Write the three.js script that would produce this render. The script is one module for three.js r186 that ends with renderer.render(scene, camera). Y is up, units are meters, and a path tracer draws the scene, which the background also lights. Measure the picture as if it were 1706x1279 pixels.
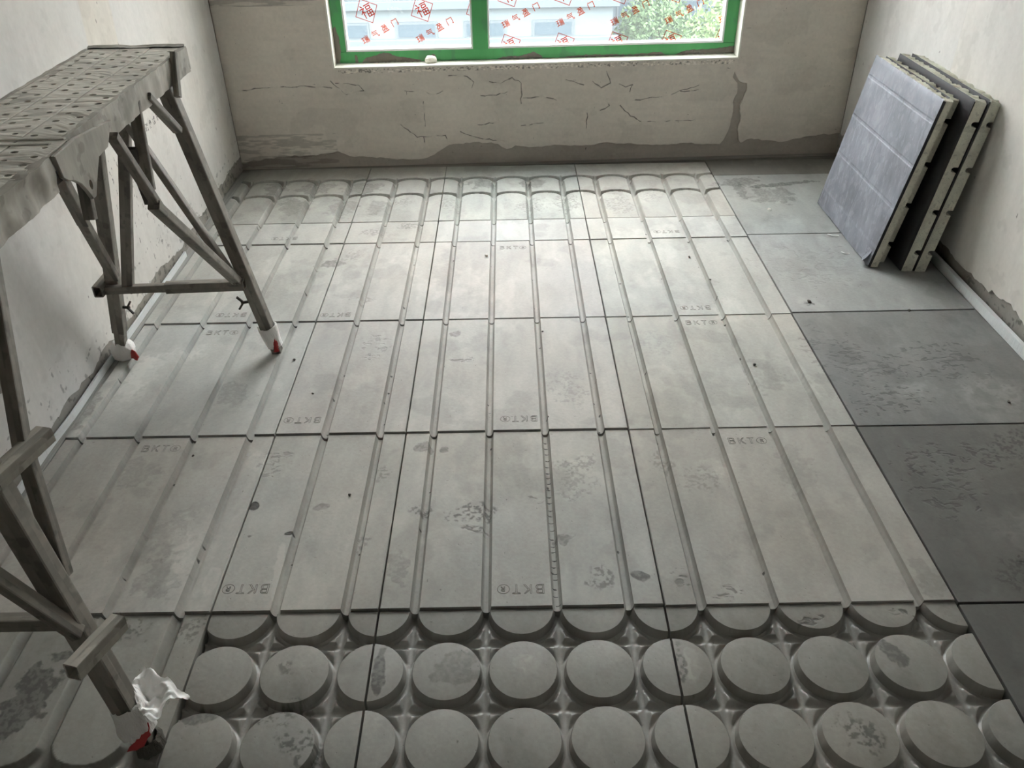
import * as THREE from 'three';
import { mergeGeometries, toCreasedNormals } from 'three/addons/utils/BufferGeometryUtils.js';
import { FontLoader } from 'three/addons/loaders/FontLoader.js';
import { RoundedBoxGeometry } from 'three/addons/geometries/RoundedBoxGeometry.js';

// ---------------------------------------------------------------- camera, sky, exposure
const scene = new THREE.Scene();
const RAD = Math.PI / 180;
const camera = new THREE.PerspectiveCamera(2 * Math.atan(639.5 / 1390) / RAD, 1706 / 1279, 0.05, 400);
camera.position.set(0, 1.3768, 0);
camera.rotation.set(-34.73 * RAD, 0, -1.02 * RAD, 'YXZ');

const renderer = new THREE.WebGLRenderer({ antialias: true });
renderer.toneMapping = THREE.LinearToneMapping;
renderer.toneMappingExposure = 1.0;
renderer.shadowMap.enabled = true;
{ // overcast sky: brighter overhead than at the horizon, the same all round
  const W = 64, H = 32, d = new Float32Array(W * H * 4);
  for (let r = 0; r < H; r++) for (let c = 0; c < W; c++) {
    const s = Math.sin(((r + 0.5) / H - 0.5) * Math.PI), L = s > 0 ? (1 + 2 * s) / 3 : 0.3;
    d.set([L * 0.97, L * 1.0, L * 1.0, 1], (r * W + c) * 4);
  }
  const t = new THREE.DataTexture(d, W, H, THREE.RGBAFormat, THREE.FloatType);
  t.mapping = THREE.EquirectangularReflectionMapping; t.magFilter = t.minFilter = THREE.LinearFilter; t.needsUpdate = true;
  scene.background = t; scene.backgroundIntensity = 24.5;
}

// ---------------------------------------------------------------- helpers
let seed = 7;
const rnd = () => { seed = (seed + 0x6d2b79f5) | 0; let t = Math.imul(seed ^ (seed >>> 15), 1 | seed); t = (t + Math.imul(t ^ (t >>> 7), 61 | t)) ^ t; return ((t ^ (t >>> 14)) >>> 0) / 4294967296; };
const rr = (a, b) => a + (b - a) * rnd();
const LAT = new Float32Array(65536).map(() => rnd());
const vn = (x, y) => {
  const xi = Math.floor(x), yi = Math.floor(y), fx = x - xi, fy = y - yi, u = fx * fx * (3 - 2 * fx), v = fy * fy * (3 - 2 * fy);
  const a = (yi & 255) << 8, b = ((yi + 1) & 255) << 8, c = xi & 255, e = (xi + 1) & 255;
  const p = LAT[a + c], q = LAT[a + e], r = LAT[b + c], s = LAT[b + e];
  return p + (q - p) * u + (r - p) * v + (p - q - r + s) * u * v;
};
const fbm = (x, y, o = 4) => { let s = 0, a = 0.5, n = 0; for (let i = 0; i < o; i++) { s += a * vn(x, y); n += a; a *= 0.5; x = x * 2.03 + 17.3; y = y * 2.01 + 9.1; } return s / n; };
const ss = (a, b, x) => { const t = Math.min(1, Math.max(0, (x - a) / (b - a))); return t * t * (3 - 2 * t); };
const clamp = (x, a, b) => Math.min(b, Math.max(a, x));
const V = (x, y, zf) => new THREE.Vector3(x, y, -zf);         // zf: metres ahead of the camera
const names = new Map();
const numbered = (n) => { const k = names.get(n) ?? 0; names.set(n, k + 1); return k ? n + '_' + String(k).padStart(3, '0') : n; };
function mesh(name, geo, mat, parent = scene) {
  const m = new THREE.Mesh(geo, mat); m.name = parent === scene ? numbered(name) : name; m.castShadow = m.receiveShadow = true; parent.add(m); return m;
}
function group(name, pos = [0, 0, 0]) { const g = new THREE.Group(); g.name = numbered(name); g.position.set(...pos); scene.add(g); return g; }
function tag(o, label, category, grp) { o.userData = { label, category }; if (grp) o.userData.group = grp; return o; }
const structure = (o) => { o.userData.kind = 'structure'; return o; };
function box(x0, x1, y0, y1, z0, z1, r = 0) { // z as local z
  const w = x1 - x0, h = y1 - y0, d = z1 - z0;
  const g = r ? new RoundedBoxGeometry(w, h, d, 2, Math.min(r, w / 2.1, h / 2.1, d / 2.1)) : new THREE.BoxGeometry(w, h, d);
  return g.translate((x0 + x1) / 2, (y0 + y1) / 2, (z0 + z1) / 2);
}
const plain = (g) => { const h = g.index ? g.toNonIndexed() : g; for (const k of Object.keys(h.attributes)) if (!['position', 'normal', 'uv'].includes(k)) h.deleteAttribute(k); return h; };
const merge = (list) => mergeGeometries(list.map(plain));
function setUV(g, fn) { const p = g.attributes.position, uv = new Float32Array(p.count * 2); for (let i = 0; i < p.count; i++) { const [u, v] = fn(p.getX(i), p.getY(i), p.getZ(i)); uv[i * 2] = u; uv[i * 2 + 1] = v; } g.setAttribute('uv', new THREE.BufferAttribute(uv, 2)); return g; }
function boxUV(g, scale = 1) { // uv in metres from the dominant side of each face
  const h = g.index ? g.toNonIndexed() : g; if (!h.attributes.normal) h.computeVertexNormals();
  const p = h.attributes.position, uv = new Float32Array(p.count * 2), a = new THREE.Vector3(), b = new THREE.Vector3(), c = new THREE.Vector3();
  for (let i = 0; i < p.count; i += 3) {
    a.fromBufferAttribute(p, i); b.fromBufferAttribute(p, i + 1); c.fromBufferAttribute(p, i + 2);
    const n = b.clone().sub(a).cross(c.clone().sub(a)); const X = Math.abs(n.x), Y = Math.abs(n.y), Zz = Math.abs(n.z);
    [a, b, c].forEach((q, k) => { const w = Y >= X && Y >= Zz ? [q.x, q.z] : X >= Zz ? [q.z, q.y] : [q.x, q.y]; uv[(i + k) * 2] = w[0] * scale; uv[(i + k) * 2 + 1] = w[1] * scale; });
  }
  h.setAttribute('uv', new THREE.BufferAttribute(uv, 2)); return h;
}
// a bar between two points: rounded rectangular section w x h (w across the given side direction), hollow when wall > 0
function bar(p, q, w, h, { side = new THREE.Vector3(1, 0, 0), wall = 0, r = 0.003 } = {}) {
  const d = q.clone().sub(p), L = d.length(), Zd = d.normalize(), X = side.clone().addScaledVector(Zd, -side.dot(Zd)).normalize(), Y = Zd.clone().cross(X);
  const rect = (s, a, b, c) => { s.moveTo(-a + c, -b); s.lineTo(a - c, -b); s.quadraticCurveTo(a, -b, a, -b + c); s.lineTo(a, b - c); s.quadraticCurveTo(a, b, a - c, b); s.lineTo(-a + c, b); s.quadraticCurveTo(-a, b, -a, b - c); s.lineTo(-a, -b + c); s.quadraticCurveTo(-a, -b, -a + c, -b); return s; };
  const s = rect(new THREE.Shape(), w / 2, h / 2, r);
  if (wall) s.holes.push(rect(new THREE.Path(), w / 2 - wall, h / 2 - wall, r * 0.5));
  const g = new THREE.ExtrudeGeometry(s, { depth: L, bevelEnabled: false, curveSegments: 2 });
  const gg = boxUV(g);
  gg.applyMatrix4(new THREE.Matrix4().makeBasis(X, Y, Zd).setPosition(p));
  return gg;
}
function tex(w, h, fn, srgb = true) {
  const d = new Uint8Array(w * h * 4);
  for (let y = 0; y < h; y++) for (let x = 0; x < w; x++) { const c = fn((x + 0.5) / w, (y + 0.5) / h), i = (y * w + x) * 4; d[i] = clamp(c[0] * 255, 0, 255); d[i + 1] = clamp(c[1] * 255, 0, 255); d[i + 2] = clamp(c[2] * 255, 0, 255); d[i + 3] = 255; }
  return dataTex(d, w, h, srgb);
}
function dataTex(d, w, h, srgb) {
  const t = new THREE.DataTexture(d, w, h); t.magFilter = THREE.LinearFilter; t.minFilter = THREE.LinearFilter; t.wrapS = t.wrapT = THREE.RepeatWrapping;
  if (srgb) t.colorSpace = THREE.SRGBColorSpace; t.needsUpdate = true; return t;
}
const std = (o) => new THREE.MeshStandardMaterial(o);
const matte = (o) => new THREE.MeshLambertMaterial(o);
const col = (r, g, b) => new THREE.Color().setRGB(r / 255, g / 255, b / 255, THREE.SRGBColorSpace);

// ---------------------------------------------------------------- cement of the floor: one map laid over the whole floor (3.0 m x 3.4 m)
const FX = -1.3, FZ = 0.5, FW = 3.0, FD = 3.4;
const floorUV = (x, z) => [(x - FX) / FW, (z - FZ) / FD];
const ALLG = [-1.153, -1.003, -0.853, -0.703, -0.502, -0.355, -0.2115, -0.0625, 0.0865, 0.2355, 0.3875, 0.5385, 0.6895, 0.8405];   // lines of the pipe grooves
// stains seen on the floor: x, zf, half sizes, turn, tone (factor), kind: 0 blot with ragged edge, 1 speckle, 2 scratches, 3 dusty white
const STAINS = [
  [-0.625, 1.487, 0.013, 0.016, 0, 0.42, 4], [-0.521, 1.392, 0.012, 0.006, 0.2, 0.5, 4], [-0.612, 1.385, 0.012, 0.006, 0.3, 0.6, 1], [-0.095, 1.452, 0.055, 0.03, 0.2, 0.55, 1], [-0.10, 1.40, 0.04, 0.012, -0.3, 0.62, 2],
  [-0.256, 1.275, 0.028, 0.055, 0.2, 0.86, 0], [-0.225, 1.47, 0.022, 0.02, 0, 0.62, 1], [-0.235, 1.70, 0.03, 0.02, 0, 0.74, 0], [-0.18, 1.695, 0.012, 0.012, 0, 0.7, 0], [0.16, 1.62, 0.06, 0.03, 0.3, 0.8, 1],
  [0.155, 1.53, 0.05, 0.05, 0, 0.85, 1], [0.05, 1.49, 0.03, 0.012, 0, 0.72, 2], [0.47, 1.56, 0.06, 0.05, 0.4, 0.84, 1], [0.50, 1.60, 0.05, 0.05, 0, 1.09, 3], [0.38, 1.62, 0.03, 0.05, 0.2, 0.8, 1], [0.185, 1.24, 0.03, 0.03, 0, 0.66, 1],
  [0.27, 1.245, 0.014, 0.022, 0.7, 0.6, 0], [0.11, 1.36, 0.02, 0.02, 0, 0.76, 0], [-0.33, 1.60, 0.02, 0.03, 0, 0.8, 1], [-0.46, 1.48, 0.02, 0.012, 0, 0.8, 0], [-0.35, 1.36, 0.02, 0.04, 0, 0.8, 1],
  [-0.93, 0.97, 0.05, 0.1, -0.3, 0.66, 0], [-0.80, 1.13, 0.06, 0.03, 0, 0.7, 1], [-0.665, 1.12, 0.03, 0.03, 0, 0.72, 1], [-0.45, 1.03, 0.02, 0.02, 0, 0.7, 1], [-0.44, 0.93, 0.05, 0.03, 0, 0.62, 1], [-0.39, 0.86, 0.04, 0.03, 0, 0.58, 1], [-0.60, 0.93, 0.04, 0.02, 0, 0.7, 0],
  [-0.27, 1.02, 0.014, 0.05, 0, 0.62, 0], [-0.12, 1.02, 0.05, 0.045, 0.4, 0.86, 0], [0.02, 1.03, 0.03, 0.03, 0, 1.14, 3], [0.335, 1.02, 0.02, 0.05, 0, 1.2, 3], [0.32, 1.02, 0.01, 0.05, 0, 0.6, 1], [0.62, 0.86, 0.03, 0.045, 0.7, 0.6, 1], [0.74, 1.03, 0.02, 0.05, 0.4, 0.7, 0], [0.80, 1.135, 0.03, 0.01, 0, 0.5, 2],
  [0.60, 1.12, 0.03, 0.01, 0.3, 0.66, 2], [0.45, 1.19, 0.04, 0.02, 0.4, 0.66, 2], [0.36, 1.23, 0.02, 0.05, 0, 0.72, 2],
  [-0.18, 2.27, 0.02, 0.02, 0.4, 0.78, 0], [-0.15, 2.12, 0.04, 0.015, 0, 0.76, 2], [0.15, 1.97, 0.05, 0.1, 0.3, 0.86, 1], [-0.42, 2.2, 0.05, 0.06, 0, 0.84, 2], [-0.5, 2.5, 0.04, 0.02, 0, 0.8, 2], [-0.655, 2.78, 0.05, 0.03, 0.2, 0.76, 0], [-0.6, 2.85, 0.05, 0.05, 0.2, 0.86, 1],
  [-0.40, 3.11, 0.05, 0.03, 0, 0.72, 1], [-0.55, 3.05, 0.05, 0.03, 0, 0.8, 1], [-0.46, 3.36, 0.05, 0.05, 0, 0.84, 1], [0.09, 3.3, 0.06, 0.09, 0, 0.82, 1], [-0.7, 3.3, 0.07, 0.1, 0.2, 0.86, 0], [-0.9, 3.32, 0.07, 0.1, 0.1, 0.87, 0], [-0.55, 3.3, 0.04, 0.08, 0, 0.88, 0], [-0.65, 3.52, 0.09, 0.07, 0, 0.82, 0], [-0.85, 3.53, 0.09, 0.07, 0, 0.84, 0], [-1.02, 3.53, 0.06, 0.07, 0, 0.84, 0],
  [0.24, 3.33, 0.06, 0.1, 0, 0.8, 1], [0.46, 3.3, 0.06, 0.1, 0, 0.85, 1], [0.6, 3.35, 0.05, 0.06, 0, 0.85, 1], [-0.25, 3.33, 0.05, 0.08, 0, 0.82, 1], [-0.12, 3.55, 0.06, 0.06, 0, 0.8, 0], [0.1, 3.55, 0.06, 0.06, 0, 0.8, 0],
  [-1.10, 2.07, 0.05, 0.16, 0.05, 1.13, 3], [-1.0, 2.18, 0.07, 0.05, 0.2, 1.1, 3], [-1.19, 1.88, 0.02, 0.1, 0, 0.82, 0], [-1.17, 1.8, 0.03, 0.05, 0, 1.14, 3], [-0.80, 1.95, 0.05, 0.08, 0.3, 0.9, 0], [-0.95, 1.62, 0.05, 0.06, 0.2, 0.92, 0], [-0.80, 1.40, 0.05, 0.08, 0, 0.93, 0], [-0.78, 1.26, 0.06, 0.06, 0, 0.9, 0], [-0.76, 1.36, 0.04, 0.1, 0.2, 1.1, 3], [-0.66, 1.25, 0.015, 0.05, 0, 1.14, 3], [-0.52, 1.28, 0.012, 0.09, 0.1, 1.2, 3], [-0.62, 1.65, 0.05, 0.05, 0.2, 0.82, 2], [-0.66, 1.66, 0.03, 0.05, 0.2, 1.1, 3],
  [0.86, 1.95, 0.03, 0.12, 0.2, 1.1, 3], [0.74, 2.0, 0.05, 0.1, 0, 0.92, 0], [0.7, 1.58, 0.05, 0.1, 0, 0.93, 0], [0.88, 1.22, 0.03, 0.06, 0, 0.92, 0], [0.45, 2.2, 0.05, 0.08, 0, 0.92, 1],
  [1.12, 3.36, 0.1, 0.1, 0.3, 0.82, 0], [1.02, 3.52, 0.12, 0.05, 0.2, 0.78, 0], [1.2, 3.48, 0.2, 0.02, 0.2, 0.7, 0], [1.0, 3.42, 0.03, 0.1, 0, 0.78, 0], [1.0, 2.1, 0.1, 0.14, 0.4, 0.84, 2], [1.25, 2.05, 0.14, 0.1, 0.2, 0.78, 2], [1.05, 1.86, 0.1, 0.06, 0.2, 0.72, 2], [1.35, 1.9, 0.12, 0.1, 0, 1.16, 3], [1.15, 1.92, 0.08, 0.05, 0, 1.15, 3], [1.1, 1.62, 0.12, 0.06, 0, 0.7, 2], [1.3, 1.66, 0.1, 0.06, 0.4, 0.74, 1], [1.05, 1.5, 0.08, 0.08, 0, 0.78, 2], [1.18, 1.36, 0.1, 0.08, 0.2, 1.14, 3], [1.22, 1.28, 0.1, 0.05, 0.2, 0.72, 2], [1.1, 1.22, 0.06, 0.05, 0, 0.78, 1], [0.99, 2.42, 0.02, 0.015, 0, 0.5, 1], [1.05, 2.7, 0.2, 0.15, 0, 0.95, 2],
];
for (let z = 1.18; z < 1.74; z += rr(0.016, 0.03)) STAINS.push([0.0865 + rr(-0.003, 0.003), z, 0.0065, 0.0016, rr(-0.2, 0.2), 0.4, 4]);
for (let k = 0; k < 90; k++) { const g = ALLG[Math.floor(rnd() * ALLG.length)], z = rr(1.18, 3.3); STAINS.push([g + rr(-0.009, 0.009), z, rr(0.0015, 0.004), rr(0.0015, 0.006), 0, 0.5, 4]); }
const FN = 2048, floorMul = new Float32Array(FN * FN).fill(1), floorHgt = new Float32Array(FN * FN).fill(0.7), floorTint = new Float32Array(FN * FN);
for (let j = 0; j < FN; j++) for (let i = 0; i < FN; i++) {
  const x = FX + (i + 0.5) / FN * FW, z = FZ + (j + 0.5) / FN * FD, k = j * FN + i;
  const cloud = fbm(x * 5, z * 4.2, 4), streak = fbm(x * 38 + 5 * cloud, z * 9 + 3, 3), fine = fbm(x * 160, z * 160, 2), grain = LAT[(i * 7 + j * 131) & 65535];
  let m = 1 + (cloud - 0.5) * 0.20 + (streak - 0.5) * 0.10 + (fine - 0.5) * 0.06 + (grain - 0.5) * 0.025;
  const scuff = ss(0.60, 0.70, fbm(x * 9 + 40, z * 9 + 11, 5)); m -= scuff * 0.055;                    // scuffed patches with an edge
  m += ss(0.62, 0.7, fbm(x * 7 + 90, z * 5 + 61, 5)) * 0.05;                                           // lime bloom
  const sp = vn(x * 210 + 31, z * 210 + 7); if (sp > 0.965) m -= 0.22 * ss(0.965, 1, sp);              // specks
  floorMul[k] = m; floorTint[k] = (fbm(x * 3 + 7, z * 3 + 70, 3) - 0.5);
  floorHgt[k] = 0.7 + (fine - 0.5) * 0.06 + (streak - 0.5) * 0.05 - (sp > 0.965 ? 0.25 * ss(0.965, 1, sp) : 0);
}
for (const [sx, sz, a, b, turn, tone, kind] of STAINS) {
  const R = Math.max(a, b) * 1.7, c = Math.cos(turn), s = Math.sin(turn), off = sx * 31 + sz * 57;
  const i0 = Math.max(0, Math.floor((sx - R - FX) / FW * FN)), i1 = Math.min(FN - 1, Math.ceil((sx + R - FX) / FW * FN)), j0 = Math.max(0, Math.floor((sz - R - FZ) / FD * FN)), j1 = Math.min(FN - 1, Math.ceil((sz + R - FZ) / FD * FN));
  for (let j = j0; j <= j1; j++) for (let i = i0; i <= i1; i++) {
    const x = FX + (i + 0.5) / FN * FW - sx, z = FZ + (j + 0.5) / FN * FD - sz, u = (c * x + s * z) / a, v = (-s * x + c * z) / b, d = Math.hypot(u, v);
    const f = fbm((x + off) * 45, (z + off) * 45, 4), sharp = fbm((x + off) * 150, (z - off) * 150, 3), edge = d + (f - 0.5) * 1.5;
    let w = 0;
    if (kind === 0) w = (1 - ss(0.75, 0.95, edge)) * (0.55 + 0.45 * ss(0.35, 0.6, sharp));
    else if (kind === 4) w = (1 - ss(0.8, 0.95, d + (f - 0.5) * 0.5)) * (0.7 + 0.3 * sharp * 2);
    else if (kind === 1) w = 0.75 * (1 - ss(0.7, 1.15, edge)) * ss(0.44, 0.66, sharp);
    else if (kind === 2) w = (1 - ss(0.9, 1.1, edge)) * 0.7 * ss(0.52, 0.68, fbm((x + off) * 60 + 2 * fbm(x * 40, z * 40, 2), (z + off) * 110 + 3 * fbm(x * 30, z * 30 + 9, 2), 4));
    else w = (1 - ss(0.6, 1.0, edge)) * (0.4 + 0.6 * ss(0.4, 0.6, f));
    const k = j * FN + i; floorMul[k] *= 1 + (tone - 1) * w;
    if (kind === 4 || kind === 2) floorHgt[k] -= 0.35 * w;
  }
}
const floorPix = new Uint8Array(FN * FN * 4), bumpPix = new Uint8Array(FN * FN * 4);
for (let k = 0; k < FN * FN; k++) {
  const m = floorMul[k] * 0.86, t = floorTint[k] * 0.035;
  floorPix[k * 4] = clamp(255 * m * (1 + t), 0, 255); floorPix[k * 4 + 1] = clamp(255 * m, 0, 255); floorPix[k * 4 + 2] = clamp(255 * m * (1 - t), 0, 255); floorPix[k * 4 + 3] = 255;
  const h = clamp(255 * floorHgt[k], 0, 255); bumpPix[k * 4] = bumpPix[k * 4 + 1] = bumpPix[k * 4 + 2] = h; bumpPix[k * 4 + 3] = 255;
}
const floorMap = dataTex(floorPix, FN, FN, true), floorBump = dataTex(bumpPix, FN, FN, false);
const cement = (r, g, b, rough = 0.72) => std({ color: col(r, g, b), map: floorMap, bumpMap: floorBump, bumpScale: 0.004, roughness: rough });

// ---------------------------------------------------------------- floor: slab and loose laid heating panels
const floor = structure(group('floor'));
mesh('slab', box(-1.5, 1.8, -0.2, -0.047, -3.99, 1.7), std({ color: col(140, 138, 132), roughness: 0.9 }), floor);
const GAP = 0.0018, TH = 0.044, DEP = 0.02, HALF = 0.0108;
const uShape = (d, a = HALF) => { d = Math.abs(d) / a; return d >= 1 ? 0 : -DEP * Math.pow(1 - Math.pow(d, 3), 0.7); };
const worldUV = (g, cx, cz) => setUV(g, (x, y, z) => floorUV(x + cx, cz - z));
function place(g, mat, name, cx, cz, dy, tilt, roll = 0, yaw = 0) {
  const m = mesh(name, worldUV(g, cx, cz), mat, floor); m.position.set(cx, dy, -cz); m.rotation.set(tilt, yaw, roll); return m;
}
function groovedPanel(x0, x1, z0, z1, grooves, mat, o = {}) {
  const cx = (x0 + x1) / 2, cz = (z0 + z1) / 2, L = z1 - z0 - 2 * GAP, pts = [];
  const xa = x0 + GAP - cx, xb = x1 - GAP - cx, e = 0.002;
  pts.push([xa, -TH], [xa, -e], [xa + e, 0]);
  for (const g of grooves) for (let k = -11; k <= 11; k++) { const d = Math.sin(k / 11 * Math.PI / 2) * HALF; pts.push([g - cx + d, uShape(d)]); }
  pts.push([xb - e, 0], [xb, -e], [xb, -TH]);
  const s = new THREE.Shape(pts.map(([x, y]) => new THREE.Vector2(x, y)));
  const g = toCreasedNormals(new THREE.ExtrudeGeometry(s, { depth: L, bevelEnabled: false }).translate(0, 0, -L / 2), 0.7);
  return place(g, mat, 'grooved_panel', cx, cz, o.dy ?? 0, o.tilt ?? 0, o.roll ?? 0, o.yaw ?? 0);
}
function heightPanel(x0, x1, z0, z1, h, mat, name, o = {}) { // h(x, zf) below the panel's face
  const st = o.step ?? 0.0035, xa = x0 + GAP, xb = x1 - GAP, za = z0 + GAP, zb = z1 - GAP, nx = Math.ceil((xb - xa) / st), nz = Math.ceil((zb - za) / st), cx = (x0 + x1) / 2, cz = (z0 + z1) / 2, P = [], I = [];
  for (let j = 0; j <= nz; j++) for (let i = 0; i <= nx; i++) { const x = xa + (xb - xa) * i / nx, z = za + (zb - za) * j / nz; P.push(x - cx, h(x, z), -(z - cz)); }
  for (let j = 0; j < nz; j++) for (let i = 0; i < nx; i++) { const a = j * (nx + 1) + i; I.push(a, a + 1, a + nx + 2, a, a + nx + 2, a + nx + 1); }
  const top = new THREE.BufferGeometry(); top.setAttribute('position', new THREE.Float32BufferAttribute(P, 3)); top.setIndex(I); top.computeVertexNormals();
  const ring = []; for (let i = 0; i <= nx; i++) ring.push(i); for (let j = 1; j <= nz; j++) ring.push(j * (nx + 1) + nx); for (let i = nx - 1; i >= 0; i--) ring.push(nz * (nx + 1) + i); for (let j = nz - 1; j >= 1; j--) ring.push(j * (nx + 1));
  const Q = []; for (let k = 0; k < ring.length; k++) { const a = ring[k] * 3, b = ring[(k + 1) % ring.length] * 3, A = P.slice(a, a + 3), B = P.slice(b, b + 3), C = [A[0], -TH, A[2]], D = [B[0], -TH, B[2]]; Q.push(...A, ...C, ...B, ...B, ...C, ...D); }
  const skirt = new THREE.BufferGeometry(); skirt.setAttribute('position', new THREE.Float32BufferAttribute(Q, 3)); skirt.computeVertexNormals();
  const g = mergeGeometries([top.toNonIndexed(), skirt]);
  return place(g, mat, name, cx, cz, o.dy ?? 0, o.tilt ?? 0, o.roll ?? 0, o.yaw ?? 0);
}
const GL = [-1.153, -1.003, -0.853, -0.703], GM = [-0.502, -0.355], GA = [-0.2115, -0.0625, 0.0865, 0.2355], GB = [0.3875, 0.5385, 0.6895, 0.8405];
const XS = { L: [-1.2, -0.637, GL], M: [-0.637, -0.286, GM], A: [-0.286, 0.3095, GA], B: [0.3095, 0.917, GB] };
const ROWS = [[1.165, 1.764], [1.764, 2.361], [2.361, 2.952], [2.952, 3.152]];
const TONE = { // one tone per panel, as its cement is
  '0L': [187, 184, 176], '0M': [184, 182, 174], '0A': [190, 188, 180], '0B': [184, 180, 171], '1L': [190, 190, 184], '1M': [189, 186, 180], '1A': [193, 191, 185], '1B': [189, 187, 178],
  '2L': [190, 189, 182], '2M': [190, 188, 182], '2A': [194, 191, 186], '2B': [188, 188, 181], '3L': [188, 187, 180], '3M': [189, 187, 180], '3A': [192, 192, 188], '3B': [192, 192, 186],
};
const STEP = { '0L': 0.006, '0M': 0.005, '0A': 0.005, '0B': 0.004, '1L': 0.0045, '1M': 0.005, '1A': 0.0045, '1B': 0.0025, '2L': 0.0045, '2M': 0.0035, '2A': 0.002, '2B': 0.0025, '3L': 0.004, '3M': 0.002, '3A': 0.0012, '3B': 0.0035 };
const panels = {};
ROWS.forEach(([z0, z1], r) => { for (const k of 'LMAB') {
  const [x0, x1, gr] = XS[k], st = STEP[r + k], jx = rr(-0.001, 0.001);
  panels[r + k] = groovedPanel(x0, x1, z0 + (k === 'B' ? -0.003 : 0), z1 + (k === 'B' ? 0.001 : -0.001), gr.map((g) => g + jx), cement(...TONE[r + k]), { dy: st / 2, tilt: -st / (z1 - z0), roll: rr(-0.0012, 0.0012) });
} });
// return panels: the grooves turn round in two rows of lobes
function lobes(gr, seam, dir, s1, s2, b = 0.068) {
  const mids = []; for (let k = 0; k <= gr.length; k++) mids.push(k === 0 ? gr[0] - 0.0748 : k === gr.length ? gr[k - 1] + 0.0748 : (gr[k - 1] + gr[k]) / 2);
  return (x, z) => {
    const s = dir * (z - seam); let c = mids[0], dg = 9;
    for (const m of mids) if (Math.abs(x - m) < Math.abs(x - c)) c = m;
    for (const g of gr) dg = Math.min(dg, Math.abs(x - g));
    const t = clamp(Math.abs(x - c) / 0.0748, 0, 1), p = 2.2, arc = 1 - Math.pow(Math.max(0, 1 - Math.pow(t, p)), 1 / p), slope = Math.min(6, b / 0.0748 * Math.pow(t, p - 1) * Math.pow(Math.max(1e-3, 1 - Math.pow(t, p)), 1 / p - 1));
    const n = Math.sqrt(1 + slope * slope), d1 = Math.abs(s - (s1 - b * arc)) / n, d2 = Math.abs(s - (s2 - b * arc)) / n;
    const d0 = s < s2 - b ? dg : Math.hypot(dg, s - (s2 - b));
    return Math.min(uShape(d0), uShape(d1, 0.0105), uShape(d2, 0.0105));
  };
}
for (const k of 'LMAB') { const [x0, x1, gr] = XS[k]; heightPanel(x0, x1, 3.152, 3.77, lobes(gr, 3.152, 1, 0.292, 0.472), cement(...({ L: [178, 177, 169], M: [180, 179, 172], A: [180, 182, 175], B: [184, 182, 174] })[k]), 'return_panel', { dy: 0.0005, tilt: -0.001 }); }
heightPanel(-1.2, -0.637, 0.565, 1.165, lobes(GL, 1.165, -1, 0.345, 0.50, 0.07), cement(165, 163, 155), 'return_panel', { tilt: 0.002, dy: -0.001 });
// knob panels
const KN = [[[-0.637, -0.286], [-0.582, -0.4325, -0.283]], [[-0.286, 0.3095], [-0.287, -0.1375, 0.012, 0.1615, 0.311]], [[0.3095, 0.917], [0.3125, 0.463, 0.614, 0.765, 0.916]]];
const KZ = [1.166, 1.0165, 0.8665, 0.7165, 0.566], KD = 0.027;
function knob(cx, cz, x0, x1, z0, z1) { // clipped where the panel ends
  const n = 56, rings = [[0.0605, 0], [0.0655, -0.0008], [0.0668, -0.0028], [0.0705, -KD]], P = [], I = [], e = GAP + 0.0006;
  rings.forEach(([r, y]) => { for (let k = 0; k < n; k++) { const a = k / n * 2 * Math.PI; P.push(clamp(cx + r * Math.cos(a), x0 + e, x1 - e) - cx, y, -(clamp(cz + r * Math.sin(a), z0 + e, z1 - e) - cz)); } });
  for (let q = 0; q < 3; q++) for (let k = 0; k < n; k++) { const a = q * n + k, b = q * n + (k + 1) % n; I.push(a, a + n, b, b, a + n, b + n); }
  const px = clamp(cx, x0 + e, x1 - e), pz = clamp(cz, z0 + e, z1 - e); P.push(px - cx, 0, -(pz - cz)); for (let k = 0; k < n; k++) I.push(4 * n, k, (k + 1) % n);
  const g = new THREE.BufferGeometry(); g.setAttribute('position', new THREE.Float32BufferAttribute(P, 3)); g.setIndex(I);
  return toCreasedNormals(g, 0.8);
}
KN.forEach(([[x0, x1], xs], c) => {
  const gx = xs.slice(0, -1).map((x, i) => (x + xs[i + 1]) / 2), gz = KZ.slice(0, -1).map((z, i) => (z + KZ[i + 1]) / 2), mat = cement(...[[180, 178, 172], [182, 180, 174], [176, 173, 166]][c]), knobMat = cement(...[[166, 164, 157], [167, 165, 158], [163, 160, 152]][c], 0.6); mat.roughness = 0.32;
  const base = heightPanel(x0, x1, 0.565, 1.165, (x, z) => {
    let d = 9, rad = 9; for (const g of gx) d = Math.min(d, Math.abs(x - g)); for (const g of gz) d = Math.min(d, Math.abs(z - g));
    for (const a of xs) for (const b of KZ) rad = Math.min(rad, Math.hypot(x - a, z - b));
    const flat = -0.0185, groove = d < 0.0095 ? -0.0095 * Math.sqrt(1 - (d / 0.0095) ** 2) : 0, near = rad < 0.083 ? 1 - ss(0.075, 0.083, rad) : 0;
    return flat + Math.min(groove, -0.009 * near) + 0.0006 * (vn(x * 300, z * 300) - 0.5) + (rad < 0.074 ? 0.005 * ss(0.0745, 0.068, rad) : 0);
  }, mat, 'knobbed_panel', { step: 0.0026, dy: -0.001 });
  const cx = (x0 + x1) / 2, cz = 0.865;
  for (const b of KZ) for (const a of xs) {
    const m = new THREE.Mesh(setUV(knob(a, b, x0, x1, 0.565, 1.165), (x, y, z) => floorUV(a + x, b - z)), knobMat); m.name = 'knob'; m.castShadow = m.receiveShadow = true; m.position.set(a - cx, 0, cz - b); base.add(m);
  }
});
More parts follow.
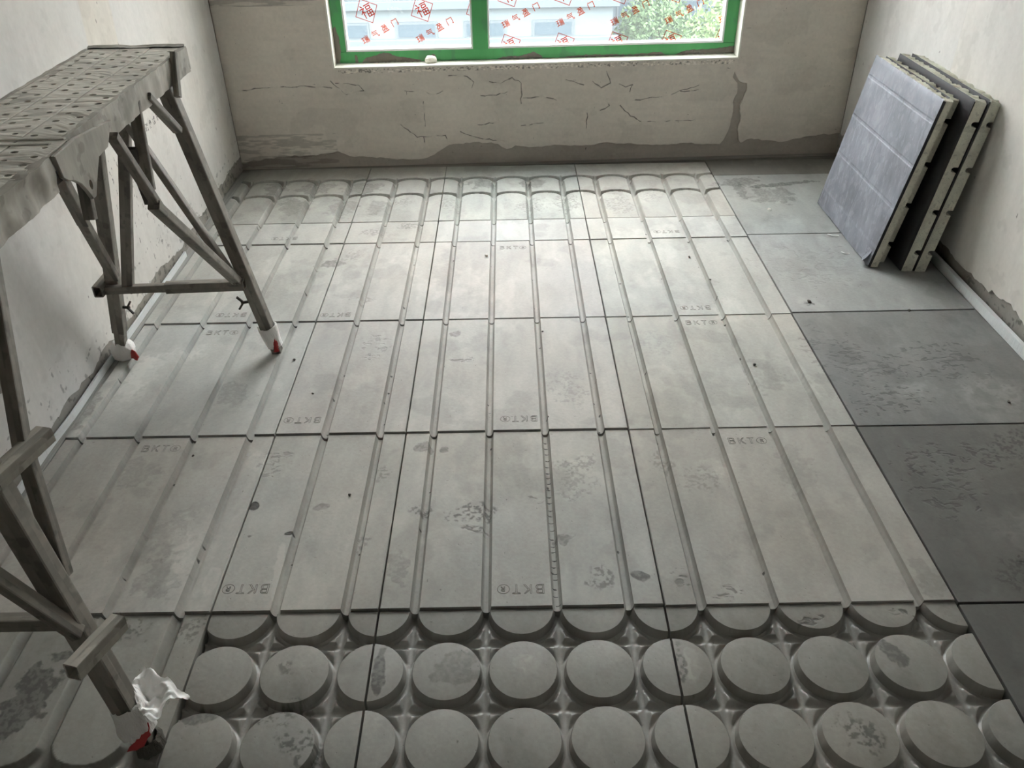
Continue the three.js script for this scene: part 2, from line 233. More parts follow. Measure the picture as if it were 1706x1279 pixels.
// plain dark panels along the right wall
for (const [z0, z1, tone, dy, tilt] of [[0.56, 1.156, [112, 111, 106], 0, 0], [1.156, 1.758, [116, 115, 110], 0.0015, -0.003], [1.758, 2.366, [137, 137, 134], 0.001, -0.003], [2.366, 2.97, [166, 167, 164], 0.0015, -0.003], [2.97, 3.6, [165, 167, 163], 0.001, -0.002], [3.6, 3.79, [126, 123, 116], 0, 0]]) {
  const g = box(-0.3005 + GAP, 0.3005 - GAP, -TH, 0, -(z1 - z0) / 2 + GAP, (z1 - z0) / 2 - GAP, 0.0015);
  place(plain(g), cement(...tone, 0.7), 'plain_panel', 0.9185 + 0.3005, (z0 + z1) / 2, dy, tilt);
}
for (const x of [1.5195]) mesh('edge_filler', box(x, 1.553, -TH, -0.004, -3.79, -0.56), cement(120, 118, 112), floor);
mesh('edge_filler', box(-1.236, -1.2015, -TH, -0.003, -3.77, -0.56), cement(170, 170, 164), floor);
{ const m = mesh('edge_filler', box(0, 2.79, -TH, -0.003, -0.012, 0.03), cement(150, 147, 140), floor); m.position.set(-1.235, 0, -3.775); m.rotation.y = 0.0323; }

// raised outline lettering on the panels
const font = await new FontLoader().loadAsync('fonts/droid/droid_sans_regular.typeface.json');
const letters = (() => {
  const list = [], rad = 0.00065;
  const loop = (pts, dx, sc = 1) => { const v = pts.map((p) => new THREE.Vector3(p.x * sc + dx, 0, -p.y * sc)); if (v[0].distanceTo(v[v.length - 1]) < 1e-5) v.pop(); list.push(new THREE.TubeGeometry(new THREE.CatmullRomCurve3(v, true, 'catmullrom', 0.02), Math.max(24, v.length * 3), rad, 4, true)); };
  const write = (t, size, x, y) => { for (const s of font.generateShapes(t, size)) { const e = s.extractPoints(5); for (const ring of [e.shape, ...e.holes]) loop(ring.map((p) => new THREE.Vector2(p.x + x, p.y + y)), 0); } };
  write('B', 0.026, -0.052, 0); write('K', 0.026, -0.026, 0); write('T', 0.026, 0.001, 0); write('R', 0.013, 0.033, 0.0055);
  loop(Array.from({ length: 24 }, (_, k) => new THREE.Vector2(0.038 + 0.013 * Math.cos(k / 12 * Math.PI), 0.012 + 0.0125 * Math.sin(k / 12 * Math.PI))), 0);
  return merge(list).scale(1, 0.8, 1);
})();
const letterMat = std({ color: col(132, 130, 124), roughness: 0.8 });
for (const [p, x, z, up] of [['0M', -0.578, 1.229, 0], ['0A', 0.012, 1.215, 0], ['1M', -0.574, 1.826, 0], ['1A', 0.018, 1.816, 0], ['2L', -0.925, 2.413, 0], ['2M', -0.578, 2.403, 0], ['2B', 0.612, 2.409, 0], ['3B', 0.614, 3.008, 0], ['3L', -0.876, 3.006, 0], ['0L', -0.926, 1.714, 1], ['0B', 0.613, 1.703, 1], ['1L', -0.927, 2.301, 1], ['1B', 0.612, 2.311, 1], ['2A', 0.012, 2.89, 1]]) {
  const panel = panels[p], m = new THREE.Mesh(letters, letterMat); m.name = 'lettering'; m.receiveShadow = true;
  m.position.set(x - panel.position.x, 0.0002, -z - panel.position.z + (up ? 0.01 : -0.01)); m.rotation.y = up ? 0 : Math.PI; panel.add(m);
}

// ---------------------------------------------------------------- walls
// putty of the side walls: 3.0 m x 1.5 m of trowelled coat
const puttyMarks = [];
for (let k = 0; k < 70; k++) { const t = rnd(); puttyMarks.push([1.55 + 0.35 * t + rr(-0.1, 0.1), 0.52 - 0.42 * t + rr(-0.09, 0.09), rr(0.002, 0.004), rr(0.004, 0.014)]); }
for (let k = 0; k < 60; k++) puttyMarks.push([rnd() * 3, rnd() * 1.5, rr(0.002, 0.005), rr(0.003, 0.01)]);
const putty = (u, v) => {
  const x = u * 3, y = v * 1.5, c = fbm(x * 3, y * 3, 4), t = fbm(x * 30, y * 7 + 4 * c, 3), s = fbm(x * 90, y * 90, 2);
  let m = 0.90 + (c - 0.5) * 0.10 + (t - 0.5) * 0.045 + (s - 0.5) * 0.03, tint = (fbm(x * 2 + 50, y * 2 + 8, 3) - 0.5) * 0.05;
  m -= 0.03 * ss(0.62, 0.68, fbm(x * 12 + 33, y * 12, 4));
  // yellowish patch of fresh filler, an upright band 0.25 m wide
  const bd = Math.abs(x - 1.80 - 0.02 * fbm(y * 9, 3) - (y - 0.8) * 0.1) / 0.11; if (bd < 1 && y > 0.7 && y < 1.4) { const w = (1 - ss(0.9, 1, bd)); m *= 1 - 0.03 * w * fbm(x * 60, y * 5); tint += 0.028 * w; }
  // stamped smudges
  if (x > 1.90 && x < 2.08 && y > 0.455 && y < 0.53) { const cell = (x - 1.90) / 0.036, q = fbm(x * 240, y * 240, 2), in_ = Math.abs(cell - Math.floor(cell) - 0.5) < 0.33 && Math.abs(y - 0.492 - 0.03 * (x - 1.98)) < 0.013; if (in_ && q > 0.5) m -= 0.42 * ss(0.5, 0.6, q); }
  for (const [px, py, a, b] of puttyMarks) { const d = Math.hypot((x - px) / a, (y - py) / b); if (d < 1) m -= 0.3 * (1 - ss(0.6, 1, d)) * ss(0.3, 0.6, fbm(x * 300, y * 300, 2)); }
  // dirt clinging low down, in ragged flecks
  const dirt = fbm(x * 55, y * 55, 3); if (y < 0.16 && dirt > 0.6 + y * 0.9) m -= 0.2 * ss(0.6 + y * 0.9, 0.7 + y * 0.9, dirt);
  return [m * (1 + tint * 0.5), m, m * (1 - tint * 1.0)];
};
const puttyMap = tex(1536, 768, putty);
const puttyBump = tex(1024, 512, (u, v) => { const x = u * 3, y = v * 1.5, h = 0.5 + (fbm(x * 40, y * 10, 3) - 0.5) * 0.35 + (fbm(x * 6, y * 6, 3) - 0.5) * 0.5 + (fbm(x * 120, y * 120, 2) - 0.5) * 0.12 + 0.2 * ss(0.55, 0.6, fbm(x * 5 + 3, y * 3 + 9, 3)); return [h, h, h]; }, false);
const puttyMat = std({ color: col(226, 223, 218), map: puttyMap, bumpMap: puttyBump, bumpScale: 0.002, roughness: 0.85 });
const bareMat = std({ color: col(158, 154, 146), map: puttyMap, bumpMap: puttyBump, bumpScale: 0.004, roughness: 0.95 });

function coat(shape, depth, mat, uvFn) {
  const g = new THREE.ExtrudeGeometry(shape, { depth, bevelEnabled: true, bevelSize: 0.0012, bevelThickness: 0.0012, bevelOffset: -0.0012, bevelSegments: 1, curveSegments: 1 });
  return setUV(toCreasedNormals(g, 0.5), uvFn);
}
function ragged(list, step, amp, out = []) { // list of [x, y]; breaks each run into short uneven pieces
  for (let i = 0; i < list.length - 1; i++) {
    const [x0, y0] = list[i], [x1, y1] = list[i + 1], L = Math.hypot(x1 - x0, y1 - y0), n = Math.max(1, Math.round(L / step));
    for (let k = 0; k < n; k++) { const t = k / n, s = k ? amp : 0; out.push([x0 + (x1 - x0) * t + (rnd() - 0.5) * s, y0 + (y1 - y0) * t + (rnd() - 0.5) * s]); }
  }
  out.push(list[list.length - 1]); return out;
}
const shapeOf = (pts) => new THREE.Shape(pts.map(([x, y]) => new THREE.Vector2(x, y)));
const HH = 2.75, XL = -1.236, XR = 1.556;
// left wall
const wallLeft = structure(group('wall_left'));
mesh('masonry', setUV(box(XL - 0.2, XL, -0.2, HH, -4.1, 1.7), (x, y, z) => [(-z - 0.9) / 3, y / 1.5]), bareMat, wallLeft);
{ const edge = ragged([[-1.68, 0.05], [0.9, 0.035], [1.3, 0.045], [1.62, 0.04], [1.78, 0.028], [1.9, 0.042], [2.05, 0.022], [2.14, 0.045], [2.3, 0.028], [2.5, 0.034], [2.62, 0.06], [2.75, 0.04], [2.9, 0.028], [3.05, 0.05], [3.2, 0.045], [3.35, 0.062], [3.5, 0.055], [3.62, 0.07], [3.76, 0.066]], 0.018, 0.013);
  const g = coat(shapeOf([...edge, [3.76, HH - 0.001], [-1.68, HH - 0.001]]), 0.004, puttyMat, (x, y) => [(x - 0.9) / 3, y / 1.5]);
  const m = mesh('plaster_coat', g, puttyMat, wallLeft); m.rotation.y = Math.PI / 2; m.position.x = XL - 0.001; }
// right wall
const wallRight = structure(group('wall_right'));
mesh('masonry', setUV(box(XR, XR + 0.2, -0.2, HH, -4.1, 1.7), (x, y, z) => [(-z - 0.2) / 3, y / 1.5]), bareMat, wallRight);
{ const edge = ragged([[-1.68, 0.06], [1.5, 0.06], [1.9, 0.075], [2.15, 0.06], [2.25, 0.085], [2.4, 0.06], [2.6, 0.055], [2.8, 0.075], [3.2, 0.06], [3.6, 0.085], [3.84, 0.1]], 0.02, 0.014);
  const g = coat(shapeOf([...edge, [3.84, HH - 0.001], [-1.68, HH - 0.001]]), 0.004, puttyMat, (x, y) => [(x - 0.93) / 3 + 0.31, y / 1.5 + 0.37]);
  const m = mesh('plaster_coat', g, puttyMat, wallRight); m.rotation.y = Math.PI / 2; m.position.x = XR - 0.0055; }
// back wall (a little out of square): local x from the left corner, local z into the room
const BW = { pos: [-1.235, 0, -3.775], turn: 0.0323 };
const W0 = 0.483, W1 = 2.262, WY0 = 0.446, WY1 = 2.42;
const wallBack = structure(group('wall_back', BW.pos)); wallBack.rotation.y = BW.turn;
const cracks = []; // hairline trowel ridges and cracks: polylines in wall metres
for (const L of [[[0.78, 0.34], [0.87, 0.335], [0.91, 0.32], [0.95, 0.335]], [[0.98, 0.4], [1.06, 0.395], [1.09, 0.37], [1.08, 0.345]], [[1.16, 0.37], [1.21, 0.36], [1.26, 0.385], [1.3, 0.36], [1.3, 0.27]], [[1.12, 0.31], [1.19, 0.31], [1.24, 0.325]], [[1.31, 0.295], [1.40, 0.30], [1.46, 0.28]], [[1.62, 0.36], [1.66, 0.33], [1.70, 0.35], [1.68, 0.4]], [[1.74, 0.345], [1.77, 0.33], [1.80, 0.34], [1.79, 0.31]], [[1.75, 0.25], [1.80, 0.20], [1.86, 0.17], [2.1, 0.175]], [[1.66, 0.23], [1.70, 0.25], [1.69, 0.28]], [[1.8, 0.27], [1.95, 0.285], [2.1, 0.33]], [[0.75, 0.19], [0.82, 0.13], [0.95, 0.135], [0.96, 0.1], [0.98, 0.05]], [[0.85, 0.13], [0.85, 0.07]], [[1.02, 0.15], [1.1, 0.12], [1.22, 0.10]], [[1.10, 0.18], [1.2, 0.19], [1.18, 0.24]], [[0.86, 0.29], [0.86, 0.18]], [[1.6, 0.22], [1.6, 0.15]], [[0.46, 0.39], [0.52, 0.33], [0.6, 0.345], [0.58, 0.37], [0.48, 0.38]], [[0.05, 0.36], [0.2, 0.37], [0.36, 0.37], [0.46, 0.36]], [[1.3, 0.17], [1.4, 0.18]], [[1.5, 0.37], [1.58, 0.345]], [[2.02, 0.305], [2.1, 0.31]]]) cracks.push(ragged(L, 0.018, 0.007));
const crackDist = (() => { // distance to the nearest line on a coarse grid of buckets
  const B = new Map(), add = (k, s) => { if (!B.has(k)) B.set(k, []); B.get(k).push(s); };
  for (const L of cracks) for (let i = 0; i < L.length - 1; i++) { const [a, b] = [L[i], L[i + 1]], w = 0.4 + rnd() * 1.2; for (let gx = Math.floor((Math.min(a[0], b[0]) - 0.01) / 0.02); gx <= (Math.max(a[0], b[0]) + 0.01) / 0.02; gx++) for (let gy = Math.floor((Math.min(a[1], b[1]) - 0.01) / 0.02); gy <= (Math.max(a[1], b[1]) + 0.01) / 0.02; gy++) add(gx * 1000 + gy, [a, b, w]); }
  return (x, y) => { const l = B.get(Math.floor(x / 0.02) * 1000 + Math.floor(y / 0.02)); if (!l) return 9; let m = 9; for (const [a, b, w] of l) { const dx = b[0] - a[0], dy = b[1] - a[1], t = clamp(((x - a[0]) * dx + (y - a[1]) * dy) / (dx * dx + dy * dy + 1e-9), 0, 1); m = Math.min(m, Math.hypot(x - a[0] - t * dx, y - a[1] - t * dy) / w); } return m; };
})();
const backMap = tex(2048, 512, (u, v) => {
  const x = u * 2.8, y = v * 0.7, c = fbm(x * 4, y * 4, 4), t = fbm(x * 9, y * 60, 3), s = fbm(x * 100, y * 100, 2);
  let m = 0.88 + (c - 0.5) * 0.10 + (t - 0.5) * 0.035 + (s - 0.5) * 0.04;
  m -= 0.025 * ss(0.58, 0.63, fbm(x * 6 + 9, y * 9 + 70, 5));
  const d = crackDist(x, y); if (d < 0.0022) m -= 0.38 * (1 - ss(0.0006, 0.0022, d)) * ss(0.3, 0.5, fbm(x * 30, y * 30 + 4, 2));
  const pit = vn(x * 90 + 3, y * 90 + 70); if (pit > 0.975) m -= 0.35 * ss(0.975, 1, pit);
  if (y > 0.420 && y < 0.437 && x > 0.5 && x < 2.25) { const p = fbm(x * 110, y * 160, 2); if (p > 0.66) m -= 0.3 * ss(0.66, 0.74, p); else if (p < 0.36) m += 0.12; }    // pitted line of the corner bead
  if (x < 0.45 && y < 0.16) m -= 0.12 * ss(0.45, 0.6, fbm(x * 14, y * 90, 3));
  return [m * 1.004, m, m * 0.985];
});
const backBump = tex(2048, 512, (u, v) => {
  const x = u * 2.8, y = v * 0.7, d = crackDist(x, y); let h = 0.55 + (fbm(x * 8, y * 8, 3) - 0.5) * 0.5 + (fbm(x * 10, y * 70, 3) - 0.5) * 0.2 + (fbm(x * 140, y * 140, 2) - 0.5) * 0.1;
  if (d < 0.004) h -= 0.3 * (1 - ss(0.0005, 0.004, d)); return [h, h, h];
}, false);
const backMat = std({ color: col(247, 240, 232), map: backMap, bumpMap: backBump, bumpScale: 0.003, roughness: 0.9 });
const backUV = (x, y) => [x / 2.8, y / 0.7];
{ const s = shapeOf([[-0.25, -0.2], [3.05, -0.2], [3.05, HH], [-0.25, HH]]); s.holes.push(new THREE.Path([[W0, WY0], [W0, WY1], [W1, WY1], [W1, WY0]].map(([x, y]) => new THREE.Vector2(x, y))));
  mesh('masonry', setUV(new THREE.ExtrudeGeometry(s, { depth: 0.22, bevelEnabled: false }).translate(0, 0, -0.228), backUV), std({ color: col(200, 192, 184), map: backMap, bumpMap: puttyBump, bumpScale: 0.004, roughness: 0.95 }), wallBack);
  const low = ragged([[0.0, 0.035], [0.19, 0.056], [0.39, 0.062], [0.45, 0.075], [0.50, 0.05], [0.604, 0.043], [0.70, 0.03], [0.80, 0.026], [0.86, 0.032], [0.905, 0.055], [0.926, 0.067], [0.965, 0.09], [1.01, 0.094], [1.08, 0.1], [1.14, 0.094], [1.19, 0.088], [1.23, 0.062], [1.27, 0.078], [1.358, 0.068], [1.47, 0.075], [1.582, 0.068], [1.7, 0.08], [1.76, 0.072], [1.95, 0.06], [2.08, 0.066], [2.23, 0.056]], 0.02, 0.008);
  const crackL = ragged([[2.245, 0.075], [2.262, 0.12], [2.268, 0.169], [2.273, 0.21], [2.266, 0.251], [2.28, 0.29], [2.275, 0.335], [2.25, 0.362], [2.256, 0.385]], 0.02, 0.006);
  const crackR = ragged([[2.268, 0.362], [2.285, 0.34], [2.318, 0.332], [2.322, 0.30], [2.310, 0.263], [2.30, 0.235], [2.304, 0.205], [2.312, 0.185], [2.306, 0.12], [2.318, 0.069]], 0.02, 0.006);
  const right = ragged([[2.33, 0.06], [2.357, 0.076], [2.45, 0.07], [2.516, 0.058], [2.57, 0.07], [2.626, 0.08], [2.70, 0.088], [2.797, 0.093]], 0.02, 0.008);
  const cs = shapeOf([[0, HH - 0.001], ...low, ...crackL, ...crackR, ...right, [2.797, HH - 0.001]]);
  cs.holes.push(new THREE.Path([[W0, WY0 - 0.002], [W0, WY1], [W1, WY1], [W1, WY0 - 0.002]].map(([x, y]) => new THREE.Vector2(x, y))));
  mesh('plaster_coat', coat(cs, 0.0068, backMat, backUV).translate(0, 0, -0.008), backMat, wallBack);
  // white corner bead and reveal lining round the opening
  const white = std({ color: col(236, 234, 224), roughness: 0.75, bumpMap: puttyBump, bumpScale: 0.002 });
  for (const [a, b, c, d] of [[W0 - 0.004, W1 + 0.004, WY0 - 0.006, WY0 + 0.001], [W0 - 0.006, W0 + 0.002, WY0, WY1], [W1 - 0.002, W1 + 0.006, WY0, WY1], [W0, W1, WY1 - 0.002, WY1 + 0.006]]) mesh('reveal_lining', boxUV(box(a, b, c, d, -0.228, 0.003, 0.002)), white, wallBack);
}
// wall behind the camera and ceiling
const whiteRoom = std({ color: col(236, 234, 228), map: puttyMap, roughness: 0.9 });
structure(mesh('wall_front', boxUV(box(-1.436, 1.756, -0.2, HH, 1.5, 1.7), 0.6), whiteRoom));
structure(mesh('ceiling', boxUV(box(-1.436, 1.756, HH, HH + 0.2, -4.15, 1.7), 0.6), whiteRoom));
// foam edge strips between floor and walls
const foam = std({ color: col(208, 212, 212), roughness: 0.6, bumpMap: puttyBump, bumpScale: 0.003 });
const wavy = (g, a) => { const p = g.attributes.position; for (let i = 0; i < p.count; i++) p.setX(i, p.getX(i) + a * (fbm(p.getZ(i) * 6, 3.3, 2) - 0.5)); g.computeVertexNormals(); return g; };
const strip = (w, h, d, x, y, zf) => boxUV(wavy(new THREE.BoxGeometry(w, h, d, 1, 2, 60), 0.008)).translate(x, y, -zf);
structure(mesh('trim_1', strip(0.007, 0.046, 2.35, -1.2195, -0.006, 1.70), foam));
structure(mesh('trim_2', strip(0.014, 0.05, 2.2, 1.5335, 0.004, 1.66), foam));

// ---------------------------------------------------------------- window
const win = structure(group('window_1', BW.pos)); win.rotation.y = BW.turn;
const FZ0 = -0.13, FZ1 = -0.07;
const greenTex = tex(512, 256, (u, v) => { const x = u * 2, y = v, c = fbm(x * 7, y * 7, 4), s = fbm(x * 70, y * 20, 3); const m = 0.92 + (c - 0.5) * 0.12 + (s - 0.5) * 0.06, d = ss(0.64, 0.68, fbm(x * 16 + 3, y * 24, 4)); return [m + (0.15 - m * 0.15) * d, m - 0.08 * d, m]; });
const green = std({ color: col(96, 190, 116), map: greenTex, roughness: 0.42 });
const beadMat = std({ color: col(240, 243, 240), roughness: 0.35 });
const panes = [[0.543, 1.084], [1.167, 2.198]], PY0 = 0.503, PY1 = WY1 - 0.06;
for (const [a, b, c, d] of [[W0 + 0.002, W1 - 0.002, WY0 + 0.001, 0.494], [W0 + 0.002, W1 - 0.002, WY1 - 0.055, WY1 - 0.002], [W0 + 0.002, 0.534, 0.494, WY1 - 0.055], [2.207, W1 - 0.002, 0.494, WY1 - 0.055]]) mesh('frame_rail', boxUV(box(a, b, c, d, FZ0, FZ1, 0.003), 0.5), green, win);
mesh('mullion', boxUV(box(1.092, 1.159, 0.494, WY1 - 0.055, FZ0, FZ1 + 0.006, 0.003), 0.5), green, win);
const glassMat = new THREE.MeshPhysicalMaterial({ color: 0xffffff, transmission: 1, thickness: 0, roughness: 0, ior: 1.5, side: THREE.DoubleSide });
// the print on the protective film: one repeat of the pattern, 0.24 m x 0.208 m
const GLYPHS = {
  fu: [[22, 6, 30, 16], [10, 26, 40, 26, 10, 58], [26, 44, 26, 94], [30, 50, 40, 60], [48, 12, 92, 12], [56, 24, 86, 24, 86, 42, 56, 42, 56, 24], [52, 54, 90, 54, 90, 92, 52, 92, 52, 54], [71, 54, 71, 92], [52, 73, 90, 73]],
  rui: [[8, 20, 38, 20], [10, 48, 36, 48], [5, 82, 40, 76], [23, 20, 23, 80], [70, 8, 70, 32], [52, 15, 52, 34, 90, 34, 90, 15], [48, 46, 94, 46], [70, 46, 66, 58], [52, 92, 52, 58, 91, 58, 91, 92], [65, 58, 65, 88], [78, 58, 78, 88]],
  qi: [[30, 8, 15, 35], [25, 20, 85, 20], [28, 38, 78, 38], [15, 55, 75, 55, 78, 85, 92, 92, 93, 78]],
  ying: [[20, 12, 70, 12, 62, 32, 78, 32, 72, 50], [35, 12, 30, 35, 12, 55], [38, 28, 58, 28, 40, 52], [42, 32, 62, 52], [22, 90, 22, 62, 78, 62, 78, 90], [40, 62, 40, 90], [60, 62, 60, 90], [8, 91, 92, 91]],
  men: [[22, 10, 30, 20], [15, 25, 15, 92], [36, 18, 85, 18, 85, 90, 74, 84]],
};
const cell = document.createElement('canvas'); cell.width = 1024; cell.height = 888;
{ const g = cell.getContext('2d'), K = 1024 / 0.24; g.fillStyle = '#f4f8f8'; g.fillRect(0, 0, 1024, 888); g.lineCap = 'round'; g.lineJoin = 'round';
  const glyph = (n, x, y, size, w) => { g.lineWidth = w; for (const s of GLYPHS[n]) { g.beginPath(); for (let i = 0; i < s.length; i += 2) g[i ? 'lineTo' : 'moveTo'](x + (s[i] / 100 - 0.5) * size, y + (s[i + 1] / 100 - 0.5) * size); g.stroke(); } };
  for (const ox of [-1, 0, 1]) for (const oy of [-1, 0, 1]) {
    g.save(); g.translate(ox * 1024, oy * 888);
    g.save(); g.translate(0.075 * K, 0.065 * K); g.rotate(-25 * RAD); g.strokeStyle = '#d83a1c'; g.lineWidth = 11; const h = 0.053 * K; g.beginPath(); g.moveTo(0, -h); g.lineTo(h, 0); g.lineTo(0, h); g.lineTo(-h, 0); g.closePath(); g.stroke(); glyph('fu', 0, 0, 0.060 * K, 17); g.restore();
    g.save(); g.translate(0.125 * K, 0.148 * K); g.rotate(-27 * RAD); g.strokeStyle = '#e2501f'; ['rui', 'qi', 'ying', 'men'].forEach((n, i) => glyph(n, (i - 1.5) * 0.050 * K, 0, 0.035 * K, 13)); g.restore();
    g.restore();
  } }
const filmTex = new THREE.CanvasTexture(cell); filmTex.colorSpace = THREE.SRGBColorSpace; filmTex.wrapS = filmTex.wrapT = THREE.RepeatWrapping; filmTex.magFilter = THREE.LinearFilter;
const filmMat = new THREE.MeshPhysicalMaterial({ color: 0xffffff, map: filmTex, transmission: 1, thickness: 0, roughness: 0.2, specularIntensity: 0.5, ior: 1.4, side: THREE.DoubleSide });
panes.forEach(([a, b], i) => {
  mesh('glass_pane', box(a - 0.004, b + 0.004, PY0 - 0.004, PY1 + 0.004, -0.1015, -0.1), glassMat, win);
  const f = new THREE.PlaneGeometry(b - a, PY1 - PY0).translate((a + b) / 2, (PY0 + PY1) / 2, -0.096);
  const ox = i ? 1.18 : 0.637 - 0.075, oy = i ? 0.706 + 0.065 : 0.655 + 0.065;
  mesh('protective_film', setUV(f, (x, y) => [(x - ox) / 0.24, (y - oy) / 0.208 + 1]), filmMat, win);
  for (const [c, d, e, h] of [[a - 0.009, b + 0.009, PY0 - 0.009, PY0], [a - 0.009, a, PY0, PY1], [b, b + 0.009, PY0, PY1], [a - 0.009, b + 0.009, PY1, PY1 + 0.009]]) mesh('glazing_bead', box(c, d, e, h, -0.112, -0.067, 0.002), beadMat, win);
});
const mortarMat = std({ color: col(150, 143, 133), map: puttyMap, bumpMap: puttyBump, bumpScale: 0.004, roughness: 0.95 });
function blob(pts, depth, seg = 0.008, amp = 0.004) { return boxUV(toCreasedNormals(new THREE.ExtrudeGeometry(shapeOf(ragged([...pts, pts[0]], seg, amp).slice(0, -1)), { depth, bevelEnabled: true, bevelSize: 0.0015, bevelThickness: 0.001, bevelSegments: 1 }), 0.6)); }
for (const pts of [[[0.60, 0.449], [0.62, 0.468], [0.66, 0.474], [0.695, 0.487], [0.72, 0.484], [0.75, 0.47], [0.80, 0.462], [0.84, 0.455], [0.86, 0.449]], [[0.484, 0.449], [0.5, 0.449], [0.51, 0.50], [0.507, 0.56], [0.497, 0.60], [0.486, 0.59]], [[0.90, 0.449], [0.925, 0.449], [0.922, 0.474], [0.91, 0.476]], [[1.2, 0.449], [1.40, 0.449], [1.39, 0.46], [1.36, 0.475], [1.345, 0.468], [1.3, 0.458], [1.22, 0.456]], [[1.5, 0.449], [1.95, 0.449], [1.93, 0.459], [1.8, 0.452], [1.6, 0.456]], [[2.0, 0.449], [2.258, 0.449], [2.258, 0.478], [2.18, 0.468], [2.05, 0.464]], [[0.57, 0.449], [0.58, 0.449], [0.577, 0.478], [0.57, 0.48]]]) mesh('mortar_smear', blob(pts, 0.001).translate(0, 0, FZ1), mortarMat, win);
{ const p = new THREE.Vector3(0.905, 0, -0.045).applyAxisAngle(new THREE.Vector3(0, 1, 0), BW.turn).add(new THREE.Vector3(...BW.pos));
  const g = new THREE.IcosahedronGeometry(0.5, 4), q = g.attributes.position; for (let i = 0; i < q.count; i++) { const x = q.getX(i), y = q.getY(i), z = q.getZ(i), n = 0.72 + 0.55 * fbm(x * 3 + 5, y * 3 + z * 2 + 8, 3); q.setXYZ(i, x * n * 0.058, y * n * 0.036, z * n * 0.04); }
  g.computeVertexNormals(); const m = mesh('plaster_lump', g, std({ color: col(232, 230, 218), roughness: 0.9 })); m.position.set(p.x, WY0 + 0.012, p.z); m.rotation.y = 0.5; m.rotation.z = -0.15; tag(m, 'white lump of dried plaster lying on the window ledge', 'plaster lump'); }

// ---------------------------------------------------------------- scaffold bench by the left wall
const metalTex = tex(1024, 1024, (u, v) => { const c = fbm(u * 9, v * 9, 4), s = fbm(u * 120, v * 30, 3), r = ss(0.6, 0.66, fbm(u * 26 + 4, v * 26 + 9, 4)), m = 0.82 + (c - 0.5) * 0.3 + (s - 0.5) * 0.12 - r * 0.1; return [m * 1.01, m, m * 0.97]; });
const metalBump = tex(512, 512, (u, v) => { const h = 0.5 + (fbm(u * 12, v * 12, 4) - 0.5) * 0.7; return [h, h, h]; }, false);
const deckTex = tex(1024, 1024, (u, v) => { const x = u, y = v, w = fbm(x * 10, y * 46 + 3 * fbm(x * 14, y * 9, 2), 4), c = fbm(x * 12, y * 12, 4), k = ss(0.64, 0.7, w), m = 0.86 + (w - 0.5) * 0.22 + (c - 0.5) * 0.2 - k * 0.14; return [m, m * 0.99, m * 0.96]; });
const deckBump = tex(1024, 1024, (u, v) => { const h = 0.5 + (fbm(u * 11, v * 48 + 3 * fbm(u * 14, v * 9, 2), 4) - 0.5) * 1.1 + (fbm(u * 60, v * 60, 2) - 0.5) * 0.2; return [h, h, h]; }, false);
const deckMat = std({ color: col(228, 225, 219), map: deckTex, bumpMap: deckBump, bumpScale: 0.007, roughness: 0.82 });
const railMat = std({ color: col(196, 192, 185), map: metalTex, bumpMap: metalBump, bumpScale: 0.004, roughness: 0.7 });
const tubeMat = std({ color: col(152, 148, 142), map: metalTex, bumpMap: metalBump, bumpScale: 0.002, roughness: 0.6, metalness: 0.1 });
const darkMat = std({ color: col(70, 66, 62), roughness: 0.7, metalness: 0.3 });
const bench = group('scaffold_bench', [-0.9, 0, -1.5]);
tag(bench, 'folding steel scaffold bench crusted with mortar by the left wall', 'scaffold bench');
const bp = (g) => g.translate(0.9, 0, 1.5);
const part = (name, g, mat) => mesh(name, bp(g), mat, bench);
function deckPlate(x0, x1, z0, z1, y, cols) { // perforated sheet in strips with ribs between
  const strips = [], n = 3, w = (x1 - x0) / n;
  for (let k = 0; k < n; k++) {
    const a = x0 + k * w + 0.002, b = x0 + (k + 1) * w - 0.002, s = shapeOf([[a, z0], [b, z0], [b, z1], [a, z1]]);
    for (let z = z0 + 0.025 + k * 0.008; z < z1 - 0.02; z += 0.043) for (let c = 0; c < cols; c++) {
      const cx = a + (b - a) * (c + 0.5) / cols + rr(-0.003, 0.003), cz = z + rr(-0.003, 0.003) + (c % 2) * 0.018, R = rr(0.004, 0.006); if (cz > z1 - 0.012 || rnd() < 0.07) continue;
      s.holes.push(new THREE.Path(Array.from({ length: 12 }, (_, i) => new THREE.Vector2(cx + R * 1.25 * Math.cos(-i / 6 * Math.PI), cz + R * Math.sin(-i / 6 * Math.PI)))));
    }
    const g = new THREE.ExtrudeGeometry(s, { depth: 0.004, bevelEnabled: true, bevelSize: 0.001, bevelThickness: 0.001, bevelOffset: -0.001, bevelSegments: 1 });
    g.rotateX(-Math.PI / 2).translate(0, y - 0.005, 0); strips.push(boxUV(toCreasedNormals(g, 0.5)));
  }
  return merge(strips);
}
// a rail with a lumpy mortar face
function lumpyBox(x0, x1, y0, y1, z0, z1, amp, nz = 60) {
  const g = new THREE.BoxGeometry(x1 - x0, y1 - y0, z1 - z0, 2, 8, nz).translate((x0 + x1) / 2, (y0 + y1) / 2, -(z0 + z1) / 2), p = g.attributes.position;
  for (let i = 0; i < p.count; i++) { const x = p.getX(i), y = p.getY(i), z = p.getZ(i), n = fbm(z * 34, y * 34 + 7, 3) - 0.35; p.setX(i, x + (x > (x0 + x1) / 2 ? 1 : -1) * amp * Math.max(0, n)); p.setY(i, y + (y > (y0 + y1) / 2 ? amp * 0.4 : -amp * 0.2) * (fbm(z * 50, x * 50, 2) - 0.4)); }
  g.computeVertexNormals(); return boxUV(toCreasedNormals(g.toNonIndexed(), 0.9));
}
part('deck', deckPlate(-1.022, -0.792, 1.455, 2.155, 0.902, 2), deckMat);
